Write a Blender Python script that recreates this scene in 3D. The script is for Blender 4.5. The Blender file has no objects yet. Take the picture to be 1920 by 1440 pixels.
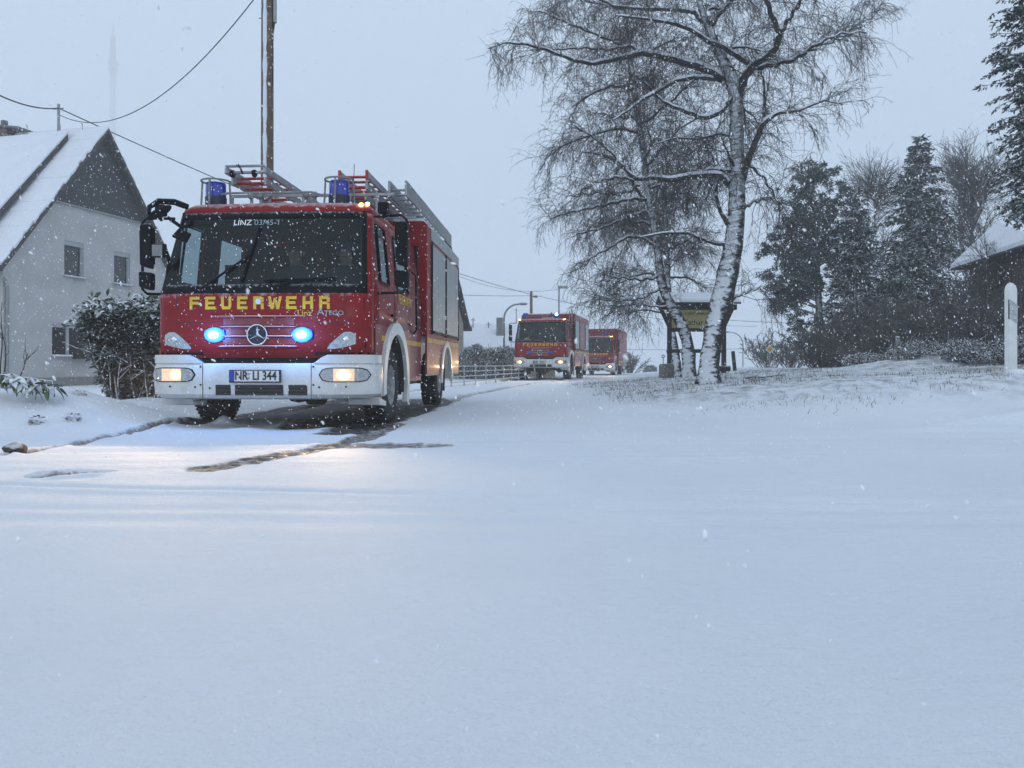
import bpy, bmesh, math, random
import numpy as np
from mathutils import Vector, Matrix, noise as mnoise

R = math.radians
rng = random.Random(7)
nrng = np.random.default_rng(7)
sc = bpy.context.scene
COL = sc.collection

# ------------------------------------------------------------------ camera
CAMZ, FPX, HOR = 0.69, 1444.0, 683.0
cam_d = bpy.data.cameras.new('camera'); cam = bpy.data.objects.new('camera', cam_d); COL.objects.link(cam)
cam.location = (0, 0, CAMZ); cam.rotation_euler = (R(90), 0, 0)
cam_d.sensor_width = 36; cam_d.lens = 36 * FPX / 1920; cam_d.shift_y = -(720 - HOR) / 1920
cam_d.clip_start = 0.05; cam_d.clip_end = 3000
cam_d.dof.use_dof = True; cam_d.dof.focus_distance = 10.0; cam_d.dof.aperture_fstop = 9.5
sc.camera = cam

# ------------------------------------------------------------------ sky, sun, exposure
SUN_EL, SUN_AZ = R(35), R(200)
world = bpy.data.worlds.new('World'); sc.world = world; world.use_nodes = True
wn = world.node_tree; wn.nodes.clear()
w_out = wn.nodes.new('ShaderNodeOutputWorld'); w_bg = wn.nodes.new('ShaderNodeBackground')
w_sky = wn.nodes.new('ShaderNodeTexSky'); w_sky.sky_type = 'NISHITA'; w_sky.sun_disc = False
w_sky.sun_elevation = SUN_EL; w_sky.sun_rotation = SUN_AZ; w_sky.air_density = 1.0; w_sky.dust_density = 6.0
w_mix = wn.nodes.new('ShaderNodeMix'); w_mix.data_type = 'RGBA'; w_mix.inputs[0].default_value = 0.90
wn.links.new(w_sky.outputs[0], w_mix.inputs[6])
w_mix.inputs[7].default_value = (6.60, 8.28, 10.40, 1)          # closed snow-cloud deck, even all round
wn.links.new(w_mix.outputs[2], w_bg.inputs[0]); w_bg.inputs[1].default_value = 0.10
wn.links.new(w_bg.outputs[0], w_out.inputs[0])
sun_d = bpy.data.lights.new('sun', 'SUN'); sun = bpy.data.objects.new('sun', sun_d); COL.objects.link(sun)
sun_d.energy = 0.5; sun_d.angle = R(160); sun_d.color = (1.0, 0.98, 0.95)
sun.rotation_euler = (R(90) - SUN_EL, 0, R(180) - SUN_AZ)
sc.view_settings.view_transform = 'Standard'; sc.view_settings.look = 'None'
sc.view_settings.exposure = 0.0; sc.view_settings.gamma = 1.0; sc.view_settings.use_curve_mapping = False
sc.render.engine = 'CYCLES'
sc.cycles.use_denoising = True
sc.cycles.max_bounces = 6; sc.cycles.diffuse_bounces = 3; sc.cycles.glossy_bounces = 3
sc.cycles.transparent_max_bounces = 12; sc.cycles.volume_bounces = 3
sc.cycles.use_adaptive_sampling = True; sc.cycles.adaptive_threshold = 0.02

# ------------------------------------------------------------------ helpers
def at(x, y, d):
    """world point that the photograph's pixel (x, y) shows at distance d"""
    return Vector(((x - 960) / FPX * d, d, CAMZ + (HOR - y) / FPX * d))

def tag(o, label=None, cat=None, group=None, kind=None):
    if label: o['label'] = label
    if cat: o['category'] = cat
    if group: o['group'] = group
    if kind: o['kind'] = kind
    return o

def empty(name, loc=(0, 0, 0), rz=0.0, label=None, cat=None, group=None):
    o = bpy.data.objects.new(name, None); COL.objects.link(o)
    o.location = loc; o.rotation_euler = (0, 0, rz); o.empty_display_size = 0.2
    return tag(o, label, cat, group)

class MB:
    def __init__(s): s.v = []; s.f = []
    def add(s, vs, fs):
        b = len(s.v); s.v.extend([tuple(p) for p in vs]); s.f.extend([tuple(i + b for i in q) for q in fs]); return s
    def box(s, x0, x1, y0, y1, z0, z1):
        return s.add([(x0,y0,z0),(x1,y0,z0),(x1,y1,z0),(x0,y1,z0),(x0,y0,z1),(x1,y0,z1),(x1,y1,z1),(x0,y1,z1)],
                     [(0,3,2,1),(4,5,6,7),(0,1,5,4),(1,2,6,5),(2,3,7,6),(3,0,4,7)])
    def prism(s, poly, axis, a, b):
        """poly: 2D points; axis 'x': (y,z) extruded in x; 'y': (x,z); 'z': (x,y)"""
        n = len(poly)
        def P(p, t): return {'x': (t, p[0], p[1]), 'y': (p[0], t, p[1]), 'z': (p[0], p[1], t)}[axis]
        vs = [P(p, a) for p in poly] + [P(p, b) for p in poly]
        fs = [tuple(range(n - 1, -1, -1)), tuple(range(n, 2 * n))]
        fs += [(i, (i + 1) % n, n + (i + 1) % n, n + i) for i in range(n)]
        return s.add(vs, fs)
    def ring(s, pin, pout, axis, a, b):
        """open band between two polylines of equal length, extruded"""
        n = len(pin)
        for i in range(n - 1):
            s.prism([pin[i], pin[i + 1], pout[i + 1], pout[i]], axis, a, b)
        return s
    def tube(s, path, r, sides=8, cap=True):
        path = [Vector(p) for p in path]; n = len(path)
        rs = r if isinstance(r, (list, tuple)) else [r] * n
        vs, fs = [], []
        t0 = (path[1] - path[0]).normalized()
        ref = Vector((0, 0, 1)) if abs(t0.z) < 0.9 else Vector((1, 0, 0))
        nx = t0.cross(ref).normalized()
        for i in range(n):
            t = (path[min(i + 1, n - 1)] - path[max(i - 1, 0)])
            t = t.normalized() if t.length > 1e-9 else t0
            nx = (nx - t * nx.dot(t)); nx = nx.normalized() if nx.length > 1e-6 else t.orthogonal().normalized()
            ny = t.cross(nx)
            for k in range(sides):
                a = 2 * math.pi * k / sides
                vs.append(path[i] + (nx * math.cos(a) + ny * math.sin(a)) * rs[i])
        for i in range(n - 1):
            for k in range(sides):
                k2 = (k + 1) % sides
                fs.append((i * sides + k, i * sides + k2, (i + 1) * sides + k2, (i + 1) * sides + k))
        if cap:
            fs.append(tuple(range(sides - 1, -1, -1))); fs.append(tuple((n - 1) * sides + k for k in range(sides)))
        return s.add(vs, fs)
    def lathe(s, prof, c, axis, seg=24, closed=False):
        """prof: list of (radius, t) along axis"""
        n = len(prof); vs, fs = [], []
        for i in range(seg):
            a = 2 * math.pi * i / seg; ca, sa = math.cos(a), math.sin(a)
            for (r, t) in prof:
                p = {'x': (t, r * ca, r * sa), 'y': (r * ca, t, r * sa), 'z': (r * ca, r * sa, t)}[axis]
                vs.append((p[0] + c[0], p[1] + c[1], p[2] + c[2]))
        m = n if closed else n - 1
        for i in range(seg):
            for j in range(m):
                j2 = (j + 1) % n; i2 = (i + 1) % seg
                fs.append((i * n + j, i2 * n + j, i2 * n + j2, i * n + j2))
        return s.add(vs, fs)
    def ball(s, c, rx, ry, rz, su=10, sv=7):
        prof = [(max(1e-4, math.sin(math.pi * i / sv)), -math.cos(math.pi * i / sv)) for i in range(sv + 1)]
        b = len(s.v); s.lathe(prof, (0, 0, 0), 'z', su)
        s.v[b:] = [(p[0] * rx + c[0], p[1] * ry + c[1], p[2] * rz + c[2]) for p in s.v[b:]]
        return s
    def build(s, name, mat, parent=None, smooth=None, bevel=0.0, solid=0.0, label=None, loc=None, rot=None):
        me = bpy.data.meshes.new(name); me.from_pydata(s.v, [], s.f); me.validate(verbose=False)
        if mat is not None: me.materials.append(M[mat] if isinstance(mat, str) else mat)
        if smooth is not None:
            me.polygons.foreach_set('use_smooth', [True] * len(me.polygons)); me.set_sharp_from_angle(angle=R(smooth))
        o = bpy.data.objects.new(name, me); COL.objects.link(o)
        if parent is not None: o.parent = parent
        if loc is not None: o.location = loc
        if rot is not None: o.rotation_euler = rot
        if solid:
            m = o.modifiers.new('solid', 'SOLIDIFY'); m.thickness = solid; m.offset = -1
        if bevel:
            m = o.modifiers.new('bevel', 'BEVEL'); m.width = bevel; m.segments = 2; m.limit_method = 'ANGLE'; m.angle_limit = R(35)
        if label: o['label'] = label
        return o

def np_mesh(name, verts, faces, mat, parent=None, smooth=False):
    """fast mesh from numpy arrays; faces all the same size"""
    me = bpy.data.meshes.new(name)
    verts = np.asarray(verts, dtype=np.float32); faces = np.asarray(faces, dtype=np.int32)
    k = faces.shape[1]
    me.vertices.add(len(verts)); me.vertices.foreach_set('co', verts.ravel())
    me.loops.add(faces.size); me.loops.foreach_set('vertex_index', faces.ravel())
    me.polygons.add(len(faces)); me.polygons.foreach_set('loop_start', np.arange(0, faces.size, k, dtype=np.int32))
    me.update(calc_edges=True)
    if smooth: me.polygons.foreach_set('use_smooth', np.ones(len(faces), dtype=bool))
    if mat is not None: me.materials.append(M[mat] if isinstance(mat, str) else mat)
    o = bpy.data.objects.new(name, me); COL.objects.link(o)
    if parent is not None: o.parent = parent
    return o

def link_copy(src, parent=None, loc=None, rot=None, scale=None):
    c = src.copy(); COL.objects.link(c)
    if parent is not None: c.parent = parent
    if loc is not None: c.location = loc
    if rot is not None: c.rotation_euler = rot
    if scale is not None: c.scale = scale
    return c

def text(name, body, size, mat, parent, loc, rot, ext=0.002, off=0.0, spacing=1.0, sx=1.0, align='CENTER'):
    cu = bpy.data.curves.new(name, 'FONT'); cu.body = body; cu.size = size; cu.extrude = ext; cu.offset = off
    cu.space_character = spacing; cu.align_x = align; cu.align_y = 'CENTER'
    cu.materials.append(M[mat])
    o = bpy.data.objects.new(name, cu); COL.objects.link(o); o.parent = parent
    bpy.context.view_layer.update()
    me = bpy.data.meshes.new_from_object(o.evaluated_get(bpy.context.evaluated_depsgraph_get()))
    bpy.data.objects.remove(o); me.name = name
    o = bpy.data.objects.new(name, me); COL.objects.link(o); o.parent = parent
    o.location = loc; o.rotation_euler = rot; o.scale = (sx, 1, 1)
    return o

# ------------------------------------------------------------------ materials
M = {}
SNOW = (0.72, 0.75, 0.79, 1)
def nodes(m):
    m.use_nodes = True; nt = m.node_tree
    return nt, nt.nodes['Principled BSDF']
def mat(name, col, rough=0.6, metal=0.0, var=0.12, vscale=6.0, bump=0.0, bscale=40.0, snow=0.0, snow_dir=(0, 0, 1),
        snow_lo=0.45, snow_hi=0.75, snow_scale=9.0, spec=0.5, emit=None, estr=0.0, coat=0.0, dirt=None, dscale=5.0, damt=0.0, trans=0.0):
    m = bpy.data.materials.new(name); nt, b = nodes(m); N, L = nt.nodes.new, nt.links.new
    c = (*col, 1)
    tc = N('ShaderNodeTexCoord')
    def tex(scale, detail=4, rough_=0.6):
        t = N('ShaderNodeTexNoise'); t.inputs['Scale'].default_value = scale; t.inputs['Detail'].default_value = detail
        t.inputs['Roughness'].default_value = rough_; L(tc.outputs['Object'], t.inputs['Vector']); return t
    def mixc(fac, a, bcol):
        x = N('ShaderNodeMix'); x.data_type = 'RGBA'
        if hasattr(fac, 'links'): L(fac, x.inputs[0])
        else: x.inputs[0].default_value = fac
        for i, q in ((6, a), (7, bcol)):
            if isinstance(q, tuple): x.inputs[i].default_value = q
            else: L(q, x.inputs[i])
        return x.outputs[2]
    def ramp(src, lo, hi):
        r = N('ShaderNodeMapRange'); r.inputs[1].default_value = lo; r.inputs[2].default_value = hi; r.clamp = True
        L(src, r.inputs[0]); return r.outputs[0]
    out = c
    if var > 0:
        t = tex(vscale)
        lo = tuple(max(0, q * (1 - var)) for q in col) + (1,); hi = tuple(min(1, q * (1 + var)) for q in col) + (1,)
        out = mixc(ramp(t.outputs[0], 0.3, 0.7), lo, hi)
    if dirt and damt > 0:
        t = tex(dscale, 6, 0.65); out = mixc(ramp(t.outputs[0], 0.62 - 0.25 * damt, 0.78), out, (*dirt, 1))
    sfac = None
    if snow > 0:
        g = N('ShaderNodeNewGeometry'); d = N('ShaderNodeVectorMath'); d.operation = 'DOT_PRODUCT'
        v = Vector(snow_dir).normalized(); d.inputs[1].default_value = v
        L(g.outputs['Normal'], d.inputs[0])
        t = tex(snow_scale, 5, 0.65)
        a = N('ShaderNodeMath'); a.operation = 'MULTIPLY_ADD'; L(t.outputs[0], a.inputs[0]); a.inputs[1].default_value = 1.5
        s2 = N('ShaderNodeMath'); s2.operation = 'ADD'; L(d.outputs['Value'], s2.inputs[0]); s2.inputs[1].default_value = -0.75
        L(s2.outputs[0], a.inputs[2])
        sf = ramp(a.outputs[0], snow_lo, snow_hi)
        mm = N('ShaderNodeMath'); mm.operation = 'MULTIPLY'; L(sf, mm.inputs[0]); mm.inputs[1].default_value = snow
        sfac = mm.outputs[0]; out = mixc(sfac, out, SNOW)
    if isinstance(out, tuple): b.inputs['Base Color'].default_value = out
    else: L(out, b.inputs['Base Color'])
    b.inputs['Roughness'].default_value = rough; b.inputs['Metallic'].default_value = metal
    if sfac is not None:
        rr = N('ShaderNodeMapRange'); rr.inputs[3].default_value = rough; rr.inputs[4].default_value = 0.8
        L(sfac, rr.inputs[0]); L(rr.outputs[0], b.inputs['Roughness'])
    b.inputs['Specular IOR Level'].default_value = spec
    if coat: b.inputs['Coat Weight'].default_value = coat; b.inputs['Coat Roughness'].default_value = 0.06
    if trans: b.inputs['Transmission Weight'].default_value = trans
    if bump > 0:
        t = tex(bscale, 5); bn = N('ShaderNodeBump'); bn.inputs['Strength'].default_value = bump; bn.inputs['Distance'].default_value = 0.02
        L(t.outputs[0], bn.inputs['Height']); L(bn.outputs[0], b.inputs['Normal'])
    if emit:
        b.inputs['Emission Color'].default_value = (*emit, 1); b.inputs['Emission Strength'].default_value = estr
    M[name] = m
    return m

mat('red_paint', (0.215, 0.007, 0.010), 0.42, var=0.12, vscale=2.0, coat=0.06, spec=0.16, snow=0.5, snow_lo=0.62, snow_hi=1.05, snow_scale=14,
    dirt=(0.20, 0.05, 0.05), dscale=2.2, damt=0.10)
mat('red_slush', (0.19, 0.014, 0.016), 0.42, var=0.15, vscale=3.0, coat=0.1, spec=0.35, dirt=(0.27, 0.12, 0.11), dscale=1.6, damt=0.7, snow=0.4, snow_lo=0.7, snow_hi=1.1)
mat('white_paint', (0.60, 0.61, 0.59), 0.35, var=0.06, vscale=3.0, coat=0.3, dirt=(0.40, 0.385, 0.35), dscale=2.4, damt=0.55)
mat('black_plastic', (0.004, 0.004, 0.006), 0.5, var=0.2, spec=0.10, snow=0.5, snow_lo=0.75, snow_hi=1.15, snow_scale=30)
mat('rubber', (0.018, 0.018, 0.019), 0.85, var=0.25, vscale=14, bump=0.3, bscale=60, snow=0.35, snow_lo=0.75, snow_hi=1.1, snow_scale=16)
mat('tyre_side', (0.05, 0.052, 0.055), 0.8, var=0.3, vscale=8, dirt=(0.30, 0.31, 0.33), dscale=7, damt=0.5)
mat('rim', (0.22, 0.225, 0.23), 0.55, metal=0.2, var=0.25, vscale=10, dirt=(0.5, 0.5, 0.52), dscale=12, damt=0.5)
mat('chassis', (0.015, 0.014, 0.013), 0.7, var=0.4, vscale=7, dirt=(0.10, 0.08, 0.06), dscale=6, damt=0.4)
mat('aluminium', (0.30, 0.31, 0.325), 0.42, metal=0.6, var=0.2, vscale=9, snow=0.6, snow_lo=0.6, snow_hi=0.95, snow_scale=12)
mat('shutter', (0.36, 0.38, 0.38), 0.45, metal=0.25, var=0.10, vscale=1.5, dirt=(0.5, 0.49, 0.48), dscale=1.5, damt=0.25)
mat('ladder_red', (0.36, 0.015, 0.012), 0.5, var=0.15, snow=0.6, snow_lo=0.55, snow_hi=1.0, snow_scale=15)
mat('tube_steel', (0.20, 0.205, 0.215), 0.45, metal=0.5, var=0.15)
mat('badge_metal', (0.30, 0.31, 0.33), 0.35, metal=0.6, var=0.3, vscale=30)
mat('chrome', (0.75, 0.76, 0.78), 0.15, metal=1.0, var=0.05)
mat('yellow', (0.62, 0.36, 0.015), 0.45, var=0.15, vscale=12)
mat('yellow_dull', (0.55, 0.32, 0.05), 0.5, var=0.25, vscale=10, dirt=(0.34, 0.2, 0.15), dscale=4, damt=0.4)
mat('plate_white', (0.62, 0.64, 0.66), 0.4, var=0.04)
mat('plate_blue', (0.005, 0.03, 0.28), 0.4)
mat('print_black', (0.008, 0.008, 0.01), 0.5, var=0)
mat('print_white', (0.75, 0.77, 0.78), 0.5, var=0)
mat('blue_dome', (0.004, 0.018, 0.30), 0.12, var=0.1, coat=0.6)
mat('blue_base', (0.006, 0.008, 0.035), 0.4)
mat('blue_strobe', (0.1, 0.3, 0.9), 0.2, var=0, emit=(0.16, 0.48, 1.0), estr=60.0)
mat('strobe_rim', (0.02, 0.08, 0.5), 0.2, var=0, emit=(0.03, 0.22, 1.0), estr=1.5)
mat('beacon_lit', (0.1, 0.3, 0.9), 0.2, var=0, emit=(0.35, 0.7, 1.0), estr=9.0)
mat('head_lit', (0.9, 0.8, 0.6), 0.2, var=0, emit=(1.0, 0.62, 0.22), estr=7.0)
mat('head_core', (0.9, 0.8, 0.6), 0.2, var=0, emit=(1.0, 0.78, 0.45), estr=16.0)
mat('head_glow', (0.8, 0.7, 0.5), 0.2, var=0, emit=(1.0, 0.55, 0.16), estr=1.1)
mat('lamp_clear', (0.33, 0.35, 0.36), 0.12, metal=0.4, var=0.3, vscale=25, coat=1.0)
mat('amber_lit', (0.9, 0.5, 0.1), 0.3, var=0, emit=(1.0, 0.55, 0.14), estr=9.0)
mat('interior', (0.008, 0.009, 0.011), 0.8, spec=0.1, var=0.3)
mat('seat_cloth', (0.010, 0.011, 0.013), 0.9, var=0.3)
mat('helmet_lime', (0.55, 0.62, 0.38), 0.4, var=0.05)
mat('cardboard_red', (0.4, 0.06, 0.05), 0.6)
mat('mirror_glass', (0.6, 0.62, 0.65), 0.05, metal=1.0, var=0)
mat('jacket', (0.012, 0.015, 0.03), 0.85, var=0.2)
mat('skin', (0.40, 0.22, 0.16), 0.6, var=0.05)
mat('hair', (0.03, 0.02, 0.015), 0.8)
mat('grey_step', (0.20, 0.205, 0.20), 0.6, var=0.2, dirt=(0.35, 0.34, 0.31), dscale=6, damt=0.4)
mat('wood_pole', (0.12, 0.078, 0.052), 0.9, var=0.35, vscale=9, bump=0.5, bscale=20)
mat('stuck_snow', (0.70, 0.73, 0.78), 0.75, var=0.04, bump=0.4, bscale=25)
mat('roof_snow', (0.72, 0.75, 0.80), 0.8, var=0.03, vscale=1.5, bump=0.25, bscale=6)
mat('plaster', (0.45, 0.445, 0.44), 0.9, var=0.10, vscale=0.9, bump=0.25, bscale=60, dirt=(0.35, 0.345, 0.34), dscale=0.8, damt=0.45)
mat('beige_plaster', (0.40, 0.36, 0.29), 0.9, var=0.1, vscale=1.0)
mat('roof_tile', (0.055, 0.05, 0.05), 0.8, var=0.4, vscale=6, bump=0.5, bscale=14)
mat('window_frame', (0.36, 0.37, 0.38), 0.5, var=0.05)
mat('window_dark', (0.012, 0.014, 0.017), 0.08, var=0.2, spec=0.7)
mat('stone', (0.16, 0.155, 0.15), 0.9, var=0.25, vscale=9, bump=0.5, bscale=30, snow=0.5, snow_lo=0.6, snow_hi=1.0)
mat('brick', (0.14, 0.09, 0.08), 0.9, var=0.3, vscale=8, snow=0.7, snow_lo=0.55, snow_hi=0.95)
mat('galvanised', (0.27, 0.28, 0.29), 0.5, metal=0.5, var=0.15, snow=0.6, snow_lo=0.55, snow_hi=1.0)
mat('fence_metal', (0.42, 0.43, 0.44), 0.5, metal=0.2, var=0.15, snow=0.8, snow_lo=0.35, snow_hi=0.7)
mat('cable', (0.012, 0.012, 0.014), 0.7, var=0)
mat('concrete', (0.22, 0.22, 0.215), 0.85, var=0.15)
mat('mast_paint', (0.30, 0.20, 0.20), 0.6, var=0.1)
mat('mast_white', (0.45, 0.45, 0.46), 0.6, var=0.1)
mat('sign_wood', (0.028, 0.024, 0.022), 0.85, var=0.3, vscale=12, bump=0.4, bscale=30, snow=0.6, snow_lo=0.6, snow_hi=1.0)
mat('sign_yellow', (0.36, 0.30, 0.10), 0.5, var=0.10, vscale=4)
mat('sign_letter', (0.035, 0.035, 0.03), 0.6, var=0.1)
mat('bark_branch', (0.032, 0.027, 0.026), 0.9, var=0.4, vscale=12, snow=0.95, snow_lo=0.62, snow_hi=0.85, snow_scale=8, snow_dir=(-0.25, -0.25, 0.95))
mat('twig', (0.046, 0.037, 0.035), 0.9, var=0.3, vscale=3, snow=0.5, snow_lo=0.5, snow_hi=0.9)
mat('twig_grey', (0.10, 0.088, 0.085), 0.9, var=0.25, vscale=2, snow=0.5, snow_lo=0.6, snow_hi=1.0)
mat('needles', (0.036, 0.053, 0.049), 0.75, var=0.4, vscale=1.3, snow=0.8, snow_lo=0.32, snow_hi=0.85, snow_scale=2.2)  # snow share and tone raised for haze as well as for real snow
mat('pine_needles', (0.042, 0.062, 0.057), 0.75, var=0.4, vscale=1.3, snow=0.55, snow_lo=0.45, snow_hi=1.0, snow_scale=2.0)  # tone lightened here too, haze put into the needle colour
mat('trunk_dark', (0.035, 0.028, 0.024), 0.9, var=0.3, snow=0.5, snow_lo=0.6, snow_hi=0.95, snow_dir=(-0.4, -0.7, 0.4))
mat('laurel', (0.022, 0.050, 0.016), 0.35, var=0.45, vscale=5, snow=0.95, snow_lo=0.55, snow_hi=0.75, snow_scale=5)
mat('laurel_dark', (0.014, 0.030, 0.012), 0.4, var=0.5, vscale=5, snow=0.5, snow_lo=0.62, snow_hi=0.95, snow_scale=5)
mat('laurel_light', (0.040, 0.085, 0.025), 0.33, var=0.4, vscale=8, snow=0.9, snow_lo=0.6, snow_hi=0.85, snow_scale=7)
mat('stem', (0.085, 0.07, 0.06), 0.9, var=0.3, snow=0.95, snow_lo=0.35, snow_hi=0.6, snow_scale=12, snow_dir=(-0.2, -0.5, 0.8))
mat('hedge_leaf', (0.045, 0.052, 0.045), 0.8, var=0.4, vscale=4, snow=0.92, snow_lo=0.12, snow_hi=0.5, snow_scale=5)
mat('dry_grass', (0.085, 0.075, 0.055), 0.9, var=0.4, vscale=3)
mat('flake', (0.92, 0.93, 0.95), 0.8, var=0)
mat('post_white', (0.66, 0.67, 0.66), 0.5, var=0.08, vscale=7, dirt=(0.5, 0.5, 0.47), dscale=6, damt=0.3)
mat('plank', (0.075, 0.058, 0.047), 0.9, var=0.3, vscale=5, bump=0.4, bscale=20)
mat('dirt_clod', (0.05, 0.038, 0.03), 0.95, var=0.4, vscale=20, bump=0.6, bscale=30, snow=0.7, snow_lo=0.6, snow_hi=0.9)

def glow_mat():
    """lamp reflector: brightest where the bulb sits"""
    nt = M['head_glow'].node_tree; b = nt.nodes['Principled BSDF']; N, L = nt.nodes.new, nt.links.new
    a = N('ShaderNodeAttribute'); a.attribute_name = 'glow'
    p = N('ShaderNodeMath'); p.operation = 'POWER'; L(a.outputs['Fac'], p.inputs[0]); p.inputs[1].default_value = 2.6
    r = N('ShaderNodeMapRange'); r.inputs[3].default_value = 0.42; r.inputs[4].default_value = 13.0; L(p.outputs[0], r.inputs[0]); L(r.outputs[0], b.inputs['Emission Strength'])
    x = N('ShaderNodeMix'); x.data_type = 'RGBA'; L(a.outputs['Fac'], x.inputs[0]); x.inputs[6].default_value = (1.0, 0.46, 0.10, 1); x.inputs[7].default_value = (1.0, 0.70, 0.30, 1); L(x.outputs[2], b.inputs['Emission Color'])
glow_mat()
def strobe_mat():
    """flasher lens: white-hot flash tube in the middle, its blue halo put into the emission colour"""
    nt = M['blue_strobe'].node_tree; b = nt.nodes['Principled BSDF']; N, L = nt.nodes.new, nt.links.new
    a = N('ShaderNodeAttribute'); a.attribute_name = 'glow'
    cr = N('ShaderNodeValToRGB'); e = cr.color_ramp.elements; e[0].position = 0.0; e[0].color = (0.002, 0.012, 0.09, 1); e[1].position = 0.54; e[1].color = (0.9, 0.97, 1.0, 1)
    for ps, c in ((0.25, (0.006, 0.07, 0.50, 1)), (0.45, (0.04, 0.34, 1.0, 1))): q = cr.color_ramp.elements.new(ps); q.color = c
    L(a.outputs['Fac'], cr.inputs[0]); L(cr.outputs[0], b.inputs['Emission Color'])
    r = N('ShaderNodeMapRange'); r.inputs[1].default_value = 0.1; r.inputs[2].default_value = 0.8; r.inputs[3].default_value = 0.6; r.inputs[4].default_value = 5.0; L(a.outputs['Fac'], r.inputs[0]); L(r.outputs[0], b.inputs['Emission Strength'])
strobe_mat()

def glass_mat(name, tint, refl=0.9):
    m = bpy.data.materials.new(name); m.use_nodes = True; nt = m.node_tree; nt.nodes.clear(); N, L = nt.nodes.new, nt.links.new
    o = N('ShaderNodeOutputMaterial'); mx = N('ShaderNodeMixShader'); t = N('ShaderNodeBsdfTransparent'); g = N('ShaderNodeBsdfGlossy')
    t.inputs[0].default_value = (*tint, 1); g.inputs['Roughness'].default_value = 0.03; g.inputs[0].default_value = (refl * 0.85, refl * 0.97, refl, 1)
    lw = N('ShaderNodeLayerWeight'); lw.inputs[0].default_value = 0.5
    pw = N('ShaderNodeMath'); pw.operation = 'POWER'; L(lw.outputs['Facing'], pw.inputs[0]); pw.inputs[1].default_value = 5.0
    f = N('ShaderNodeMath'); f.operation = 'MULTIPLY_ADD'; L(pw.outputs[0], f.inputs[0]); f.inputs[1].default_value = 0.90; f.inputs[2].default_value = 0.030
    L(f.outputs[0], mx.inputs[0]); L(t.outputs[0], mx.inputs[1]); L(g.outputs[0], mx.inputs[2]); L(mx.outputs[0], o.inputs[0])
    M[name] = m
glass_mat('windscreen_glass', (0.50, 0.60, 0.64), 0.75)
glass_mat('side_glass', (0.55, 0.60, 0.60))

def shutter_mat():
    m = M['shutter']; nt = m.node_tree; b = nt.nodes['Principled BSDF']; N, L = nt.nodes.new, nt.links.new
    tc = N('ShaderNodeTexCoord'); w = N('ShaderNodeTexWave'); w.wave_type = 'BANDS'; w.bands_direction = 'Z'
    w.inputs['Scale'].default_value = 8.0; L(tc.outputs['Object'], w.inputs['Vector'])
    bn = N('ShaderNodeBump'); bn.inputs['Strength'].default_value = 0.5; bn.inputs['Distance'].default_value = 0.01
    L(w.outputs['Fac'], bn.inputs['Height']); L(bn.outputs[0], b.inputs['Normal'])
shutter_mat()

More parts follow.
